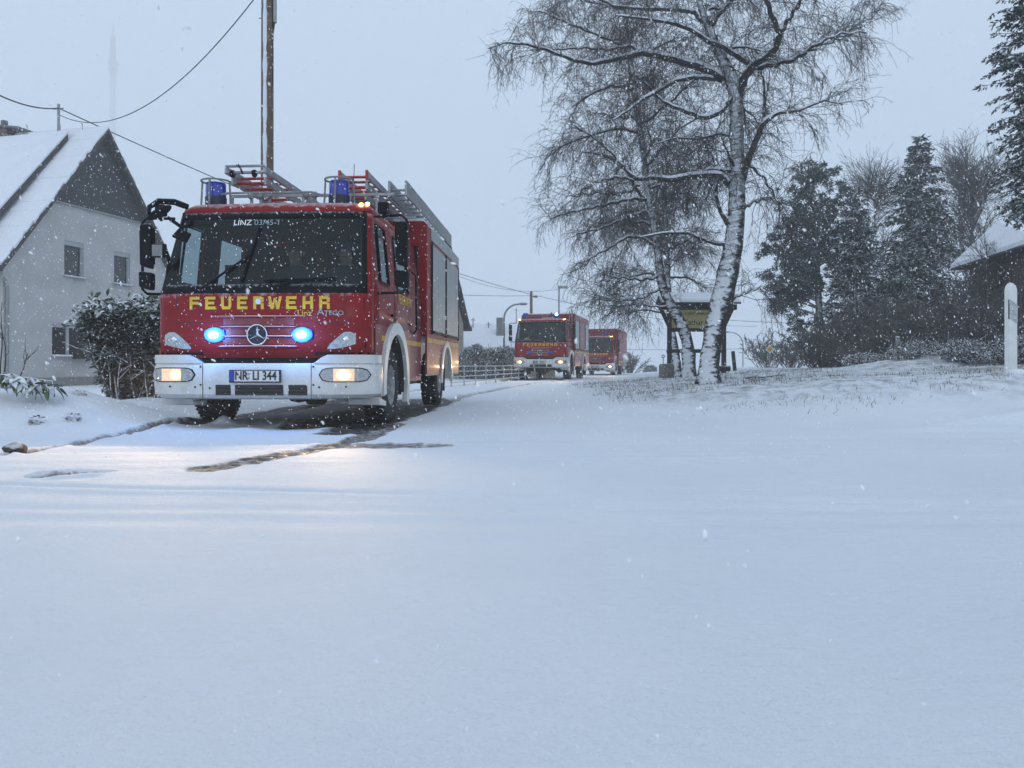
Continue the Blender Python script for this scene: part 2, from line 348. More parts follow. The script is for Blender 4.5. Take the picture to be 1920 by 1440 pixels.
def birch_mat():
    """white papery bark with dark fissures, snow plastered on the weather side"""
    m = bpy.data.materials.new('birch_bark'); nt, b = nodes(m); N, L = nt.nodes.new, nt.links.new
    tc = N('ShaderNodeTexCoord'); mp = N('ShaderNodeMapping'); L(tc.outputs['Object'], mp.inputs[0]); mp.inputs['Scale'].default_value = (3.0, 3.0, 9.0)
    n1 = N('ShaderNodeTexNoise'); n1.inputs['Scale'].default_value = 1.4; n1.inputs['Detail'].default_value = 6; n1.inputs['Roughness'].default_value = 0.7; L(mp.outputs[0], n1.inputs[0])
    sep = N('ShaderNodeSeparateXYZ'); L(tc.outputs['Object'], sep.inputs[0])
    hz = N('ShaderNodeMapRange'); hz.inputs[1].default_value = 0.3; hz.inputs[2].default_value = 4.5; hz.inputs[3].default_value = 0.24; hz.inputs[4].default_value = 0.02; L(sep.outputs[2], hz.inputs[0])
    ad = N('ShaderNodeMath'); ad.operation = 'ADD'; L(n1.outputs[0], ad.inputs[0]); L(hz.outputs[0], ad.inputs[1])
    r1 = N('ShaderNodeMapRange'); r1.inputs[1].default_value = 0.50; r1.inputs[2].default_value = 0.60; L(ad.outputs[0], r1.inputs[0])
    mx = N('ShaderNodeMix'); mx.data_type = 'RGBA'; mx.inputs[6].default_value = (0.30, 0.30, 0.30, 1); mx.inputs[7].default_value = (0.022, 0.02, 0.019, 1); L(r1.outputs[0], mx.inputs[0])
    g = N('ShaderNodeNewGeometry'); d = N('ShaderNodeVectorMath'); d.operation = 'DOT_PRODUCT'; d.inputs[1].default_value = Vector((-0.42, -0.80, 0.42)).normalized(); L(g.outputs['Normal'], d.inputs[0])
    mp2 = N('ShaderNodeMapping'); mp2.inputs['Scale'].default_value = (3.6, 3.6, 8); L(tc.outputs['Object'], mp2.inputs[0])
    n2 = N('ShaderNodeTexNoise'); n2.inputs['Scale'].default_value = 1.5; n2.inputs['Detail'].default_value = 6; n2.inputs['Roughness'].default_value = 0.7; L(mp2.outputs[0], n2.inputs[0])
    ma = N('ShaderNodeMath'); ma.operation = 'MULTIPLY_ADD'; L(n2.outputs[0], ma.inputs[0]); ma.inputs[1].default_value = 2.3
    s2 = N('ShaderNodeMath'); s2.operation = 'ADD'; L(d.outputs['Value'], s2.inputs[0]); s2.inputs[1].default_value = -1.08; L(s2.outputs[0], ma.inputs[2])
    r2 = N('ShaderNodeMapRange'); r2.inputs[1].default_value = 0.68; r2.inputs[2].default_value = 0.86; L(ma.outputs[0], r2.inputs[0])
    mx2 = N('ShaderNodeMix'); mx2.data_type = 'RGBA'; L(r2.outputs[0], mx2.inputs[0]); L(mx.outputs[2], mx2.inputs[6]); mx2.inputs[7].default_value = (0.66, 0.69, 0.74, 1)
    L(mx2.outputs[2], b.inputs['Base Color']); b.inputs['Roughness'].default_value = 0.85
    hh = N('ShaderNodeMath'); hh.operation = 'SUBTRACT'; L(r2.outputs[0], hh.inputs[0]); L(r1.outputs[0], hh.inputs[1])
    bn = N('ShaderNodeBump'); bn.inputs['Strength'].default_value = 0.8; bn.inputs['Distance'].default_value = 0.03; L(hh.outputs[0], bn.inputs['Height']); L(bn.outputs[0], b.inputs['Normal'])
    M['birch_bark'] = m
birch_mat()

def slate_mat():
    m = bpy.data.materials.new('slate'); nt, b = nodes(m); N, L = nt.nodes.new, nt.links.new
    tc = N('ShaderNodeTexCoord'); mp = N('ShaderNodeMapping'); mp.inputs['Rotation'].default_value = (R(90), 0, 0); L(tc.outputs['Object'], mp.inputs[0])
    br = N('ShaderNodeTexBrick'); br.inputs['Scale'].default_value = 1.0; br.inputs['Brick Width'].default_value = 0.22; br.inputs['Row Height'].default_value = 0.15; br.inputs['Mortar Size'].default_value = 0.012
    br.inputs['Color1'].default_value = (0.034, 0.036, 0.040, 1); br.inputs['Color2'].default_value = (0.020, 0.022, 0.025, 1); br.inputs['Mortar'].default_value = (0.012, 0.012, 0.014, 1); L(mp.outputs[0], br.inputs[0])
    L(br.outputs[0], b.inputs['Base Color']); b.inputs['Roughness'].default_value = 0.55
    bn = N('ShaderNodeBump'); bn.inputs['Strength'].default_value = 0.6; bn.inputs['Distance'].default_value = 0.02; bn.invert = True; L(br.outputs['Fac'], bn.inputs['Height']); L(bn.outputs[0], b.inputs['Normal'])
    M['slate'] = m
slate_mat()

def ground_mat():
    m = bpy.data.materials.new('snow_ground'); nt, b = nodes(m); N, L = nt.nodes.new, nt.links.new
    tc = N('ShaderNodeTexCoord')
    def tex(scale, detail=5, rough=0.6, stretch=None):
        t = N('ShaderNodeTexNoise'); t.inputs['Scale'].default_value = scale; t.inputs['Detail'].default_value = detail; t.inputs['Roughness'].default_value = rough
        if stretch:
            mp = N('ShaderNodeMapping'); mp.inputs['Scale'].default_value = stretch; L(tc.outputs['Object'], mp.inputs[0]); L(mp.outputs[0], t.inputs[0])
        else: L(tc.outputs['Object'], t.inputs[0])
        return t.outputs[0]
    def rng_(src, a, bb, c=0.0, d=1.0):
        r = N('ShaderNodeMapRange'); r.inputs[1].default_value = a; r.inputs[2].default_value = bb; r.inputs[3].default_value = c; r.inputs[4].default_value = d; L(src, r.inputs[0]); return r.outputs[0]
    def mix(f, a, bb):
        x = N('ShaderNodeMix'); x.data_type = 'RGBA'; L(f, x.inputs[0])
        for i, q in ((6, a), (7, bb)):
            if isinstance(q, tuple): x.inputs[i].default_value = q
            else: L(q, x.inputs[i])
        return x.outputs[2]
    at_b = N('ShaderNodeAttribute'); at_b.attribute_name = 'bare'
    at_g = N('ShaderNodeAttribute'); at_g.attribute_name = 'turf'
    snow = mix(rng_(tex(0.8), 0.35, 0.65), (0.73, 0.78, 0.845, 1), (0.77, 0.815, 0.875, 1))
    # bank: thin snow with dull grass colour showing through
    tg = N('ShaderNodeMath'); tg.operation = 'MULTIPLY'; L(at_g.outputs['Fac'], tg.inputs[0]); L(rng_(tex(5.0, 8, 0.75, (1, 0.6, 1)), 0.46, 0.66), tg.inputs[1])
    base = mix(tg.outputs[0], snow, (0.24, 0.24, 0.22, 1))
    # slush and wet asphalt where wheels have pressed through, and shade painted under the truck
    ad = N('ShaderNodeMath'); ad.operation = 'MULTIPLY_ADD'; L(tex(9.0, 8, 0.7, (1, 1.6, 1)), ad.inputs[0]); ad.inputs[1].default_value = 1.15
    sb = N('ShaderNodeMath'); sb.operation = 'SUBTRACT'; L(at_b.outputs['Fac'], sb.inputs[0]); sb.inputs[1].default_value = 0.575; L(sb.outputs[0], ad.inputs[2])
    slush = mix(rng_(tex(14.0, 5, 0.6), 0.35, 0.65), (0.24, 0.225, 0.21, 1), (0.44, 0.43, 0.42, 1))
    c1 = mix(rng_(ad.outputs[0], 0.22, 0.48), base, slush)
    c2 = mix(rng_(ad.outputs[0], 0.52, 0.80), c1, (0.022, 0.021, 0.021, 1))
    L(c2, b.inputs['Base Color'])
    L(rng_(ad.outputs[0], 0.3, 0.8, 0.78, 0.52), b.inputs['Roughness'])
    b.inputs['Specular IOR Level'].default_value = 0.35
    h1 = N('ShaderNodeBump'); h1.inputs['Strength'].default_value = 0.8; h1.inputs['Distance'].default_value = 0.010; L(tex(75.0, 4, 0.7), h1.inputs['Height'])
    h2 = N('ShaderNodeBump'); h2.inputs['Strength'].default_value = 0.8; h2.inputs['Distance'].default_value = 0.03; L(tex(11.0, 7, 0.7, (0.6, 1.3, 1)), h2.inputs['Height']); L(h1.outputs[0], h2.inputs['Normal'])
    h3 = N('ShaderNodeBump'); h3.inputs['Strength'].default_value = 0.7; h3.inputs['Distance'].default_value = 0.03; L(c2, h3.inputs['Height']); L(h2.outputs[0], h3.inputs['Normal'])
    L(h3.outputs[0], b.inputs['Normal'])
    M['snow_ground'] = m
ground_mat()

# ------------------------------------------------------------------ terrain
def sstep(t):
    t = np.clip(t, 0, 1); return t * t * (3 - 2 * t)
_perm = nrng.permutation(256)
_vals = nrng.random(256)
def vnoise(x, y):
    xi = np.floor(x).astype(int); yi = np.floor(y).astype(int); fx = x - xi; fy = y - yi
    fx = fx * fx * (3 - 2 * fx); fy = fy * fy * (3 - 2 * fy)
    def h(a, b): return _vals[_perm[(a + _perm[b & 255]) & 255]]
    return (h(xi, yi) * (1 - fx) + h(xi + 1, yi) * fx) * (1 - fy) + (h(xi, yi + 1) * (1 - fx) + h(xi + 1, yi + 1) * fx) * fy - 0.5

def height0(X, Y):
    X = np.asarray(X, float); Y = np.asarray(Y, float)
    xe = 1.2 + np.maximum(0, Y - 22) * 0.25
    cap = 0.72 - np.clip((Y - 11) * 0.012, 0, 0.22)
    t = 0.128 * (X - xe)
    bank = cap * (1 - np.exp(-np.maximum(t, 0) / cap * 1.25)) * 1.10
    bank = np.minimum(bank, cap)
    yf = 9.85 - 0.75 * (X - 2.3)
    bank = bank * sstep((Y - yf) / 3.6)
    z = bank
    # snow-covered flower bed at the foot of the laurel bush, low bank along the hedge
    z = z + 0.40 * np.exp(-((X + 5.35) / 1.15) ** 2 - ((Y - 8.7) / 0.85) ** 2)
    z = z + 0.16 * np.exp(-((X + 5.4 + 0.02 * (Y - 9)) / 0.9) ** 2) * sstep((Y - 8.6) / 1.5)
    z = z + 0.07 * np.exp(-((X - 0.9 - 0.06 * (Y - 9)) / 0.8) ** 2) * sstep((Y - 8.2) / 2.5) * (1 - sstep((Y - 24) / 6))
    z = z + 0.46 * np.exp(-((X - 10.9) / 2.3) ** 2 - ((Y - 17.2) / 1.5) ** 2)
    n = 0.05 * vnoise(X * 0.35 + 3, Y * 0.35) + 0.030 * vnoise(X * 1.1, Y * 1.3 + 9) + 0.008 * vnoise(X * 3.1 + 5, Y * 3.7) + 0.014 * vnoise(X * 0.7 + 0.2 * Y, Y * 2.6 + 4)
    amp = 0.42 + 0.9 * np.clip(bank / 0.3, 0, 1) + 0.6 * (X < -4.4) * (Y > 7.4)
    return z + n * np.minimum(amp, 1.4)

def px_ground(x, y):
    d = CAMZ * FPX / (y - HOR); return ((x - 960) / FPX * d, d)

TH1 = R(3.3)
T1 = (-2.67, 8.1)
def t1(u, v): return (T1[0] + u * math.cos(TH1) + v * math.sin(TH1), T1[1] - u * math.sin(TH1) + v * math.cos(TH1))

# wheel tracks, and ground darkened under the trucks: (polyline, half width, strength, depth)
TRACKS_AND_SHADE = [
    ([px_ground(*p) for p in [(388, 879), (430, 870), (500, 857), (570, 845), (630, 834), (690, 818), (735, 795)]], 0.15, 0.62, 0.012),
    ([px_ground(*p) for p in [(560, 845), (620, 836), (680, 836), (720, 836), (765, 836)]], 0.14, 0.58, 0.012),
    ([px_ground(*p) for p in [(-80, 866), (0, 853), (120, 833), (250, 811), (330, 798), (400, 790)]], 0.07, 0.56, 0.035),
    ([px_ground(*p) for p in [(75, 891), (120, 889), (185, 885)]], 0.07, 0.78, 0.05),
    ([px_ground(*p) for p in [(740, 835), (790, 837), (830, 836)]], 0.10, 0.50, 0.015),
    ([t1(1.0, -0.35), t1(1.02, 1.3), t1(1.02, 7.2)], 0.25, 0.76, 0.012),
    ([t1(-1.0, 0.5), t1(-1.0, 1.3), t1(-1.0, 7.2)], 0.20, 0.85, 0.015),
    ([t1(0.45, 1.1), t1(0.4, 6.9)], 0.50, 0.70, 0.01),  # between the wheels: bare patch standing in for shade under the truck
    ([t1(0.35, 0.45), t1(1.0, 0.5)], 0.30, 0.72, 0.01),  # same behind the bumper: shade painted as bare ground
    ([t1(1.05, 6.8), t1(1.2, 10), t1(2.2, 20), t1(3.5, 27)], 0.16, 0.42, 0.03),
    ([t1(-0.95, 6.8), t1(-0.9, 10), t1(0.2, 20), t1(1.5, 27)], 0.16, 0.42, 0.03),
    ([(0.4, 33.6), (2.2, 41.0)], 0.9, 0.62, 0.01),
]
GROOVES = [  # shallow snowed-over tracks across the junction: Y = a + b X, width, depth
    (4.12, -0.126, 0.10, 0.034), (4.36, -0.120, 0.16, 0.012), (5.52, 0.09, 0.08, 0.026), (5.72, 0.10, 0.10, 0.012), (3.42, -0.02, 0.13, 0.022), (3.70, -0.03, 0.09, 0.018), (6.5, 0.10, 0.16, 0.014), (7.0, 0.08, 0.2, 0.02)]

def seg_dist(X, Y, a, b):
    ax, ay = a; bx, by = b; dx, dy = bx - ax, by - ay
    t = np.clip(((X - ax) * dx + (Y - ay) * dy) / (dx * dx + dy * dy), 0, 1)
    return np.hypot(X - ax - t * dx, Y - ay - t * dy)

def build_ground():
    def spread(lo, hi, dense, far_lo, far_hi, g=1.16):
        xs = list(dense); s = xs[-1] - xs[-2]; x = xs[-1]
        while x < far_hi: s *= g; x += s; xs.append(min(x, far_hi))
        s = xs[1] - xs[0]; x = xs[0]; pre = []
        while x > far_lo: s *= g; x -= s; pre.append(max(x, far_lo))
        return np.array(pre[::-1] + xs)
    xd = np.concatenate([np.arange(-8, -4.4, 0.06), np.arange(-4.4, 1.6, 0.026), np.arange(1.6, 9.5, 0.055)])
    yd = np.concatenate([np.arange(0.5, 4.0, 0.03), np.arange(4.0, 10.0, 0.03), np.arange(10.0, 22.0, 0.075)])
    xs = spread(0, 0, xd, -700, 700); ys = spread(0, 0, yd, -60, 700)
    X, Y = np.meshgrid(xs, ys); Z = height0(X, Y)
    bare = np.zeros_like(X)
    wob = vnoise(X * 2.3, Y * 2.3) * 0.12 + vnoise(X * 7, Y * 7) * 0.10 + vnoise(X * 17, Y * 17) * 0.06
    for ti, (pts, hw, st, dp) in enumerate(TRACKS_AND_SHADE):
        d = np.full_like(X, 1e9)
        for a, b in zip(pts[:-1], pts[1:]): d = np.minimum(d, seg_dist(X, Y, a, b))
        if ti == 0:                                        # tread blocks pressed into the slush
            ux, uy = pts[-1][0] - pts[0][0], pts[-1][1] - pts[0][1]; ul = math.hypot(ux, uy); al = ((X - pts[0][0]) * ux + (Y - pts[0][1]) * uy) / ul
            Z = Z + 0.012 * np.sign(np.sin(al * 2 * math.pi / 0.16 + 5 * d / hw)) * (d < hw * 0.85) * (0.6 + vnoise(X * 6, Y * 6))
        k = 1 - sstep((d + wob * min(1, hw * 3) - hw * 0.72) / (hw * 0.6))
        bare = np.maximum(bare, k * st)
        rim = np.exp(-((d - hw * 1.25) / (hw * 0.25 + 0.02)) ** 2)
        Z = Z - dp * k + 0.35 * dp * rim * (1 + 2 * vnoise(X * 9, Y * 9)) + np.minimum(dp, 0.03) * k * (0.35 * vnoise(X * 13, Y * 13) + 0.3 * vnoise(X * 27, Y * 27))
    for a, b, w, dp in GROOVES:
        d = (Y - a - b * X + 0.05 * vnoise(X * 0.9, Y * 0.2 + a)) ; q = np.exp(-(d / w) ** 2); q2 = np.exp(-((d + 1.7 * w) / (w * 0.9)) ** 2)
        fade = 0.45 + 0.9 * (vnoise(X * 0.5 + a, Y * 0.0 + 2 * a) + 0.5)
        Z = Z - dp * q * fade + 0.4 * dp * q2 * fade
    # thrown-up clumps at the edge of the track under the bumper
    for (x, y, s, h) in [(420, 797, 0.10, 0.10), (540, 799, 0.10, 0.09), (577, 800, 0.08, 0.05), (460, 806, 0.2, 0.03), (630, 806, 0.2, 0.03), (860, 742, 0.25, 0.05)]:
        px, py = px_ground(x, y); Z = Z + h * np.exp(-((X - px) / s) ** 2 - ((Y - py) / (s * 0.8)) ** 2)
    # trodden clumps on the left bank and drift ridges on the right bank
    left = sstep((-4.0 - X) / 1.0) * sstep((Y - 7.2) / 1.0) * (1 - sstep((Y - 16) / 4))
    Z = Z + left * (0.07 * np.abs(vnoise(X * 2.6, Y * 2.6)) + 0.03 * np.abs(vnoise(X * 7, Y * 7)))
    px, py = 5.3, 8.35
    Z = Z + 0.10 * np.exp(-((X - px) / 1.0) ** 2 - ((Y - py - 0.05 * (X - px)) / 0.16) ** 2) + 0.05 * np.exp(-((X - 4.6) / 0.8) ** 2 - ((Y - 8.0) / 0.14) ** 2)
    turf = sstep((X - 1.3) / 1.2) * sstep((Y - (10.6 - 0.55 * (X - 2.3))) / 2.0) * (1 - sstep((Y - 40) / 20))
    # ploughed road on top of the bank, a thin grey strip
    roadm = np.exp(-((Y - 13.6 - 0.10 * (X - 8)) / 0.9) ** 4) * sstep((X - 6.6) / 1.5)
    bare = np.maximum(bare, 0.44 * roadm)
    ny, nx = X.shape
    V = np.stack([X, Y, Z], -1).reshape(-1, 3)
    i = np.arange(ny - 1)[:, None] * nx + np.arange(nx - 1)[None, :]
    F = np.stack([i, i + 1, i + nx + 1, i + nx], -1).reshape(-1, 4)
    o = np_mesh('snowy_ground', V, F, 'snow_ground', smooth=True)
    for nm, arr in (('bare', bare), ('turf', turf)):
        a = o.data.attributes.new(nm, 'FLOAT', 'POINT'); a.data.foreach_set('value', arr.ravel().astype(np.float32))
    tag(o, kind='structure'); o['label'] = 'snow covered road junction, verge and grassy bank'
    return o
build_ground()
def gz(x, y): return float(height0(np.array([x]), np.array([y]))[0])

# ------------------------------------------------------------------ fire trucks
def block_letter(ch, w, h, t):
    """stencil-like capital, centred, facing -y, 4 mm thick"""
    x0, x1, z0, z1 = -w / 2, w / 2, -h / 2, h / 2; m = MB()
    def b(a, c, d, e): m.box(a, c, -0.004, 0.0, d, e)
    if ch in 'FEHRU': b(x0, x0 + t, z0 + (t if ch == 'U' else 0), z1)
    if ch in 'FE': b(x0 + t, x1, z1 - t, z1); b(x0 + t, x1 - t * 0.4, -t * 0.45, t * 0.5)
    if ch == 'E': b(x0 + t, x1, z0, z0 + t)
    if ch == 'H': b(x1 - t, x1, z0, z1); b(x0 + t, x1 - t, -t / 2, t / 2)
    if ch == 'U': b(x1 - t, x1, z0 + t, z1); m.prism([(x0, z0 + t), (x0 + t * 0.5, z0), (x1 - t * 0.5, z0), (x1, z0 + t)], 'y', -0.004, 0.0)
    if ch == 'R':
        b(x0 + t, x1 - t, z1 - t, z1); b(x0 + t, x1 - t, -t * 0.55, t * 0.35); m.prism([(x1 - t, -t * 0.1), (x1, t * 0.4), (x1, z1 - t * 0.5), (x1 - t, z1)], 'y', -0.004, 0.0); b(x1 - t, x1, z0, -t * 0.1)
    if ch == 'W':
        for k in (-1, 1):
            m.prism([(k * w / 2, z1), (k * (w / 2 - t), z1), (k * (w * 0.20 - t * 0.5), z0), (k * (w * 0.20 + t * 0.5), z0)], 'y', -0.004, 0.0)
            m.prism([(k * (w * 0.20 - t * 0.5), z0 + 0.001), (k * (w * 0.20 + t * 0.3), z0 + 0.001), (k * t * 0.35, z1 * 0.75), (0.0, z1 * 0.75), (0.0, z1 * 0.2)], 'y', -0.0035, 0.0)
    return m
def fire_truck(name, label, loc, th, P):
    """local axes: x to the image right, y backwards along the truck, z up; origin on the ground below the bumper"""
    root = empty(name, (loc[0], loc[1], P.get('ground', 0.0)), -th, label, 'fire truck')
    zo = P['zo']; W = P['W']; LC = P['cab_len']; near = P['near']
    lev = [0.76, 0.95, 1.13, 1.30, 1.44, 1.54, 1.62, 1.90, 2.16, 2.28, 2.36, 2.43, 2.48, 2.51]
    def fo(z):
        return float(np.interp(z, [0.2, 0.76, 1.44, 2.36, 2.43, 2.48, 2.51], [0.0, 0.0, 0.02, 0.34, 0.38, 0.46, 0.62]))
    def si(z):
        return float(np.interp(z, [0.2, 1.44, 2.36, 2.43, 2.48, 2.51], [0, 0, 0.085, 0.10, 0.15, 0.26]))
    RC = 0.20
    side_v = [0.52, 0.60, 0.72, 0.98, 1.08, 1.30, 1.52, 2.25, 2.40, LC] if LC > 2.5 else [0.52, 0.60, 0.72, 0.98, 1.08, 1.30, LC]
    def plan(z, off=0.0):
        w = W - si(z) + off; y0 = fo(z) - off; flat = w - RC - off
        pts = []
        for t in (0, .2, .4, .6, .8, 1.0): u = flat * t; pts.append((u, y0 + 0.055 * (u / w) ** 2))
        yb = pts[-1][1]
        for k in range(1, 6):
            a = math.pi / 2 * k / 5; pts.append((flat + (RC + off) * math.sin(a), yb + (RC + off) * (1 - math.cos(a))))
        last = pts[-1][1]
        for i, v in enumerate(side_v): pts.append((w, max(v, last + 0.012 * (i + 1))))
        pts[-1] = (w, LC)
        return pts                               # 6 front + 5 arc + sides
    NF, NA = 6, 5
    rows = []
    for z in lev:
        h = plan(z); rows.append([(-u, v, z + zo) for (u, v) in h[::-1][:-1]] + [(u, v, z + zo) for (u, v) in h])
    ns = len(rows[0]); mid = ns // 2
    def cls(k, j):
        z = (lev[j] + lev[j + 1]) / 2
        i = k - mid if k >= mid else mid - 1 - k           # 0..: strip index outwards from the centre
        sd = 'L' if k < mid else 'R'
        if i >= NF + NA - 1:                               # beyond the corner arc: side
            v = plan(z)[min(i, len(plan(z)) - 1)][1]; v2 = plan(z)[min(i + 1, len(plan(z)) - 1)][1]; vc = (v + v2) / 2
            if z < 1.13: return None
            if z > 2.36: return ('roof', '')
            if 0.55 < vc < 1.08 and 1.62 < z < 2.28: return ('door_window', sd)
            if LC > 2.5 and 1.52 < vc < 2.25 and 1.62 < z < 2.28: return ('crew_window', sd)
            if vc < 1.30: return ('door', sd)
            return ('crew_door', sd)
        if z > 2.36: return ('roof', '')
        if z < 1.44: return ('front_panel', '')
        if i >= NF + 2: return ('windscreen_pillar', sd)
        if z < 1.54: return ('windscreen_trim', '')
        if i >= NF + 1 or z > 2.28: return ('windscreen_trim', '')
        return ('windscreen', '')
    groups = {}
    for j in range(len(lev) - 1):
        for k in range(ns - 1):
            c = cls(k, j)
            if c is None: continue
            groups.setdefault(c, []).append((k, j))
    mats = {'roof': 'red_paint', 'door_window': 'side_glass', 'crew_window': 'side_glass', 'door': 'red_paint', 'crew_door': 'red_slush' if near else 'red_paint',
            'front_panel': 'red_paint', 'windscreen_pillar': 'red_paint', 'windscreen_trim': 'black_plastic', 'windscreen': 'windscreen_glass'}
    built = {}
    for (nm, sd), cells in groups.items():
        idx, mb = {}, MB()
        for (k, j) in cells:
            q = []
            for (a, b) in ((k, j), (k + 1, j), (k + 1, j + 1), (k, j + 1)):
                if (a, b) not in idx: idx[(a, b)] = len(mb.v); mb.v.append(rows[b][a])
                q.append(idx[(a, b)])
            mb.f.append(tuple(q))
        if nm == 'roof':
            top = rows[-1]; b = len(mb.v); mb.v += list(top); mb.f.append(tuple(range(b, b + len(top))))
        gl = 'glass' in mats[nm]
        ob = built[(nm, sd)] = mb.build(nm, mats[nm], root, smooth=38, solid=0.0 if gl else 0.03)
        if not gl: ob.data.materials.append(M['interior']); ob.modifiers['solid'].material_offset = 1
    front, roof = built[('front_panel', '')], built[('roof', '')]

    # --- outline walker for everything mounted on the front
    def walker(z, off):
        h = plan(z, 0.0); pts = [(-u, v) for (u, v) in h[::-1][:-1]] + [(u, v) for (u, v) in h]
        c = len(pts) // 2; s = [0.0] * len(pts)
        for i in range(c + 1, len(pts)): s[i] = s[i - 1] + math.dist(pts[i], pts[i - 1])
        for i in range(c - 1, -1, -1): s[i] = s[i + 1] - math.dist(pts[i], pts[i + 1])
        us = [p[0] for p in pts]; vs = [p[1] for p in pts]
        def f(q):
            u, v = np.interp(q, s, us), np.interp(q, s, vs)
            u2, v2 = np.interp(q + .02, s, us), np.interp(q + .02, s, vs); u1, v1 = np.interp(q - .02, s, us), np.interp(q - .02, s, vs)
            t = Vector((u2 - u1, v2 - v1)).normalized(); n = Vector((t.y, -t.x))
            return Vector((u + n.x * off, v + n.y * off))
        return f
    def band(q0, q1, z0, z1, off, n=8, th=0.0, shape=None, zref=None):
        """patch that follows the front outline; shape(t)->(lo,hi) fractions of the height"""
        f = walker(zref if zref else (z0 + z1) / 2, off); mb = MB(); vs = []
        for i in range(n + 1):
            t = i / n; p = f(q0 + (q1 - q0) * t); lo, hi = shape(t) if shape else (0, 1)
            vs += [(p.x, p.y, zo + z0 + (z1 - z0) * lo), (p.x, p.y, zo + z0 + (z1 - z0) * hi)]
        if th:
            g = walker(zref if zref else (z0 + z1) / 2, off - th); m = len(vs)
            for i in range(n + 1):
                t = i / n; p = g(q0 + (q1 - q0) * t); lo, hi = shape(t) if shape else (0, 1)
                vs += [(p.x, p.y, zo + z0 + (z1 - z0) * lo), (p.x, p.y, zo + z0 + (z1 - z0) * hi)]
            fs = []
            for i in range(n):
                a, b, c, d = 2 * i, 2 * i + 2, 2 * i + 3, 2 * i + 1
                fs += [(a, b, c, d), (m + a, m + d, m + c, m + b), (d, c, m + c, m + d), (a, m + a, m + b, b)]
            fs += [(0, 1, m + 1, m), (2 * n, m + 2 * n, m + 2 * n + 1, 2 * n + 1)]
        else: fs = [(2 * i, 2 * i + 2, 2 * i + 3, 2 * i + 1) for i in range(n)]
        return mb.add(vs, fs)
    oval = lambda t: (0.5 - 0.5 * (1 - abs(2 * t - 1) ** 5) ** 0.5, 0.5 + 0.5 * (1 - abs(2 * t - 1) ** 5) ** 0.5)

    # --- bumper: lower bar with rounded under-edge, raised corners, black patches for the shaded openings
    bl = [(0.318, -0.06), (0.335, -0.01), (0.375, 0.045), (0.50, 0.055), (0.66, 0.05), (0.70, 0.03), (0.705, -0.10)]
    mb = MB(); n = 40; q1 = W + 0.34
    for (z, off) in bl:
        f = walker(0.8, off)
        for i in range(n + 1):
            p = f(-q1 + 2 * q1 * i / n); mb.v.append((p.x, p.y, z + zo))
    for j in range(len(bl) - 1):
        for i in range(n): a = j * (n + 1) + i; mb.f.append((a, a + 1, a + n + 2, a + n + 1))
    bumper = mb.build('bumper', 'white_paint', root, smooth=30, solid=0.02)
    for s in (-1, 1):
        sh = lambda t: (0, 1 if 0.12 < t else t / 0.12)
        b = band(0.60 * s, (W + 0.30) * s, 0.70, 0.79, 0.046, n=12, th=0.14, shape=lambda t: (0.0, min(1.0, t / 0.14 + 0.02)), zref=0.8)
        b.build('bumper_corner', 'white_paint', bumper, smooth=30)
        # headlamp: dark surround, clear lens, lit reflector
        band(0.655 * s, (W - 0.005) * s, 0.502, 0.656, 0.060, n=14, th=0.02, shape=oval, zref=0.8).build('headlight_surround', 'black_plastic', bumper)
        lamp = band(0.668 * s, (W - 0.02) * s, 0.511, 0.647, 0.066, n=14, th=0.02, shape=oval, zref=0.8).build('headlight', 'lamp_clear', bumper, smooth=40)
        lit = P['lit']
        rlo, rhi = (0.81, 1.02)
        f9 = walker(0.8, 0.070); rb = MB(); gl_ = []; na, nb_ = 16, 8; hot = 0.5 if s > 0 else 0.72
        for ia in range(na + 1):
            for ib in range(nb_ + 1):
                ta, tb = ia / na, ib / nb_; pq = f9((rlo + (rhi - rlo) * (ta if s > 0 else 1 - ta)) * s); rb.v.append((pq.x, pq.y, zo + 0.514 + 0.130 * tb))
                ex = (ta - hot) / 0.42; ez = (tb - 0.5) / 0.52; gl_.append(max(0.0, 1 - ex * ex - ez * ez))
        for ia in range(na):
            for ib in range(nb_): k_ = ia * (nb_ + 1) + ib; rb.f.append((k_, k_ + nb_ + 1, k_ + nb_ + 2, k_ + 1))
        ro = rb.build('reflector', 'head_glow', lamp, smooth=60); at_ = ro.data.attributes.new('glow', 'FLOAT', 'POINT'); at_.data.foreach_set('value', [g_ * (1.0 if s > 0 else P.get('left_lamp', 1.0)) for g_ in gl_])
        # upper corner lamp, leaf shaped
        shp = (lambda t: (0.02 + 0.30 * t ** 2, min(1.0, 0.10 + 1.35 * t ** 0.8) if t < 0.85 else 1.0 - (t - 0.85) * 1.2))
        if near or True:
            cl = band(0.735 * s, 1.03 * s, 0.845, 1.03, 0.012, n=12, th=0.012, shape=shp, zref=0.95).build('corner_lamp', 'lamp_clear' if near else 'red_paint', root, smooth=40)
            if near:
                p = walker(0.95, 0.0)(0.93 * s); MB().ball((p.x, p.y - 0.004, zo + 0.955), 0.032, 0.02, 0.032).build('bulb', 'amber_dull' if 'amber_dull' in M else 'chrome', cl, smooth=60)
        # fender lip in front of the lamp strip
    # black gap between panel and bumper
    band(-0.60, 0.60, 0.708, 0.758, -0.012, n=12, th=0.05, zref=0.8).build('gap_trim', 'black_plastic', root)
    for s in (-1, 1): band(0.60 * s, (W + 0.2) * s, 0.785, 0.815, 0.005, n=8, th=0.03, zref=0.8).build('gap_trim', 'black_plastic', root)
    f8 = walker(0.8, 0.058)
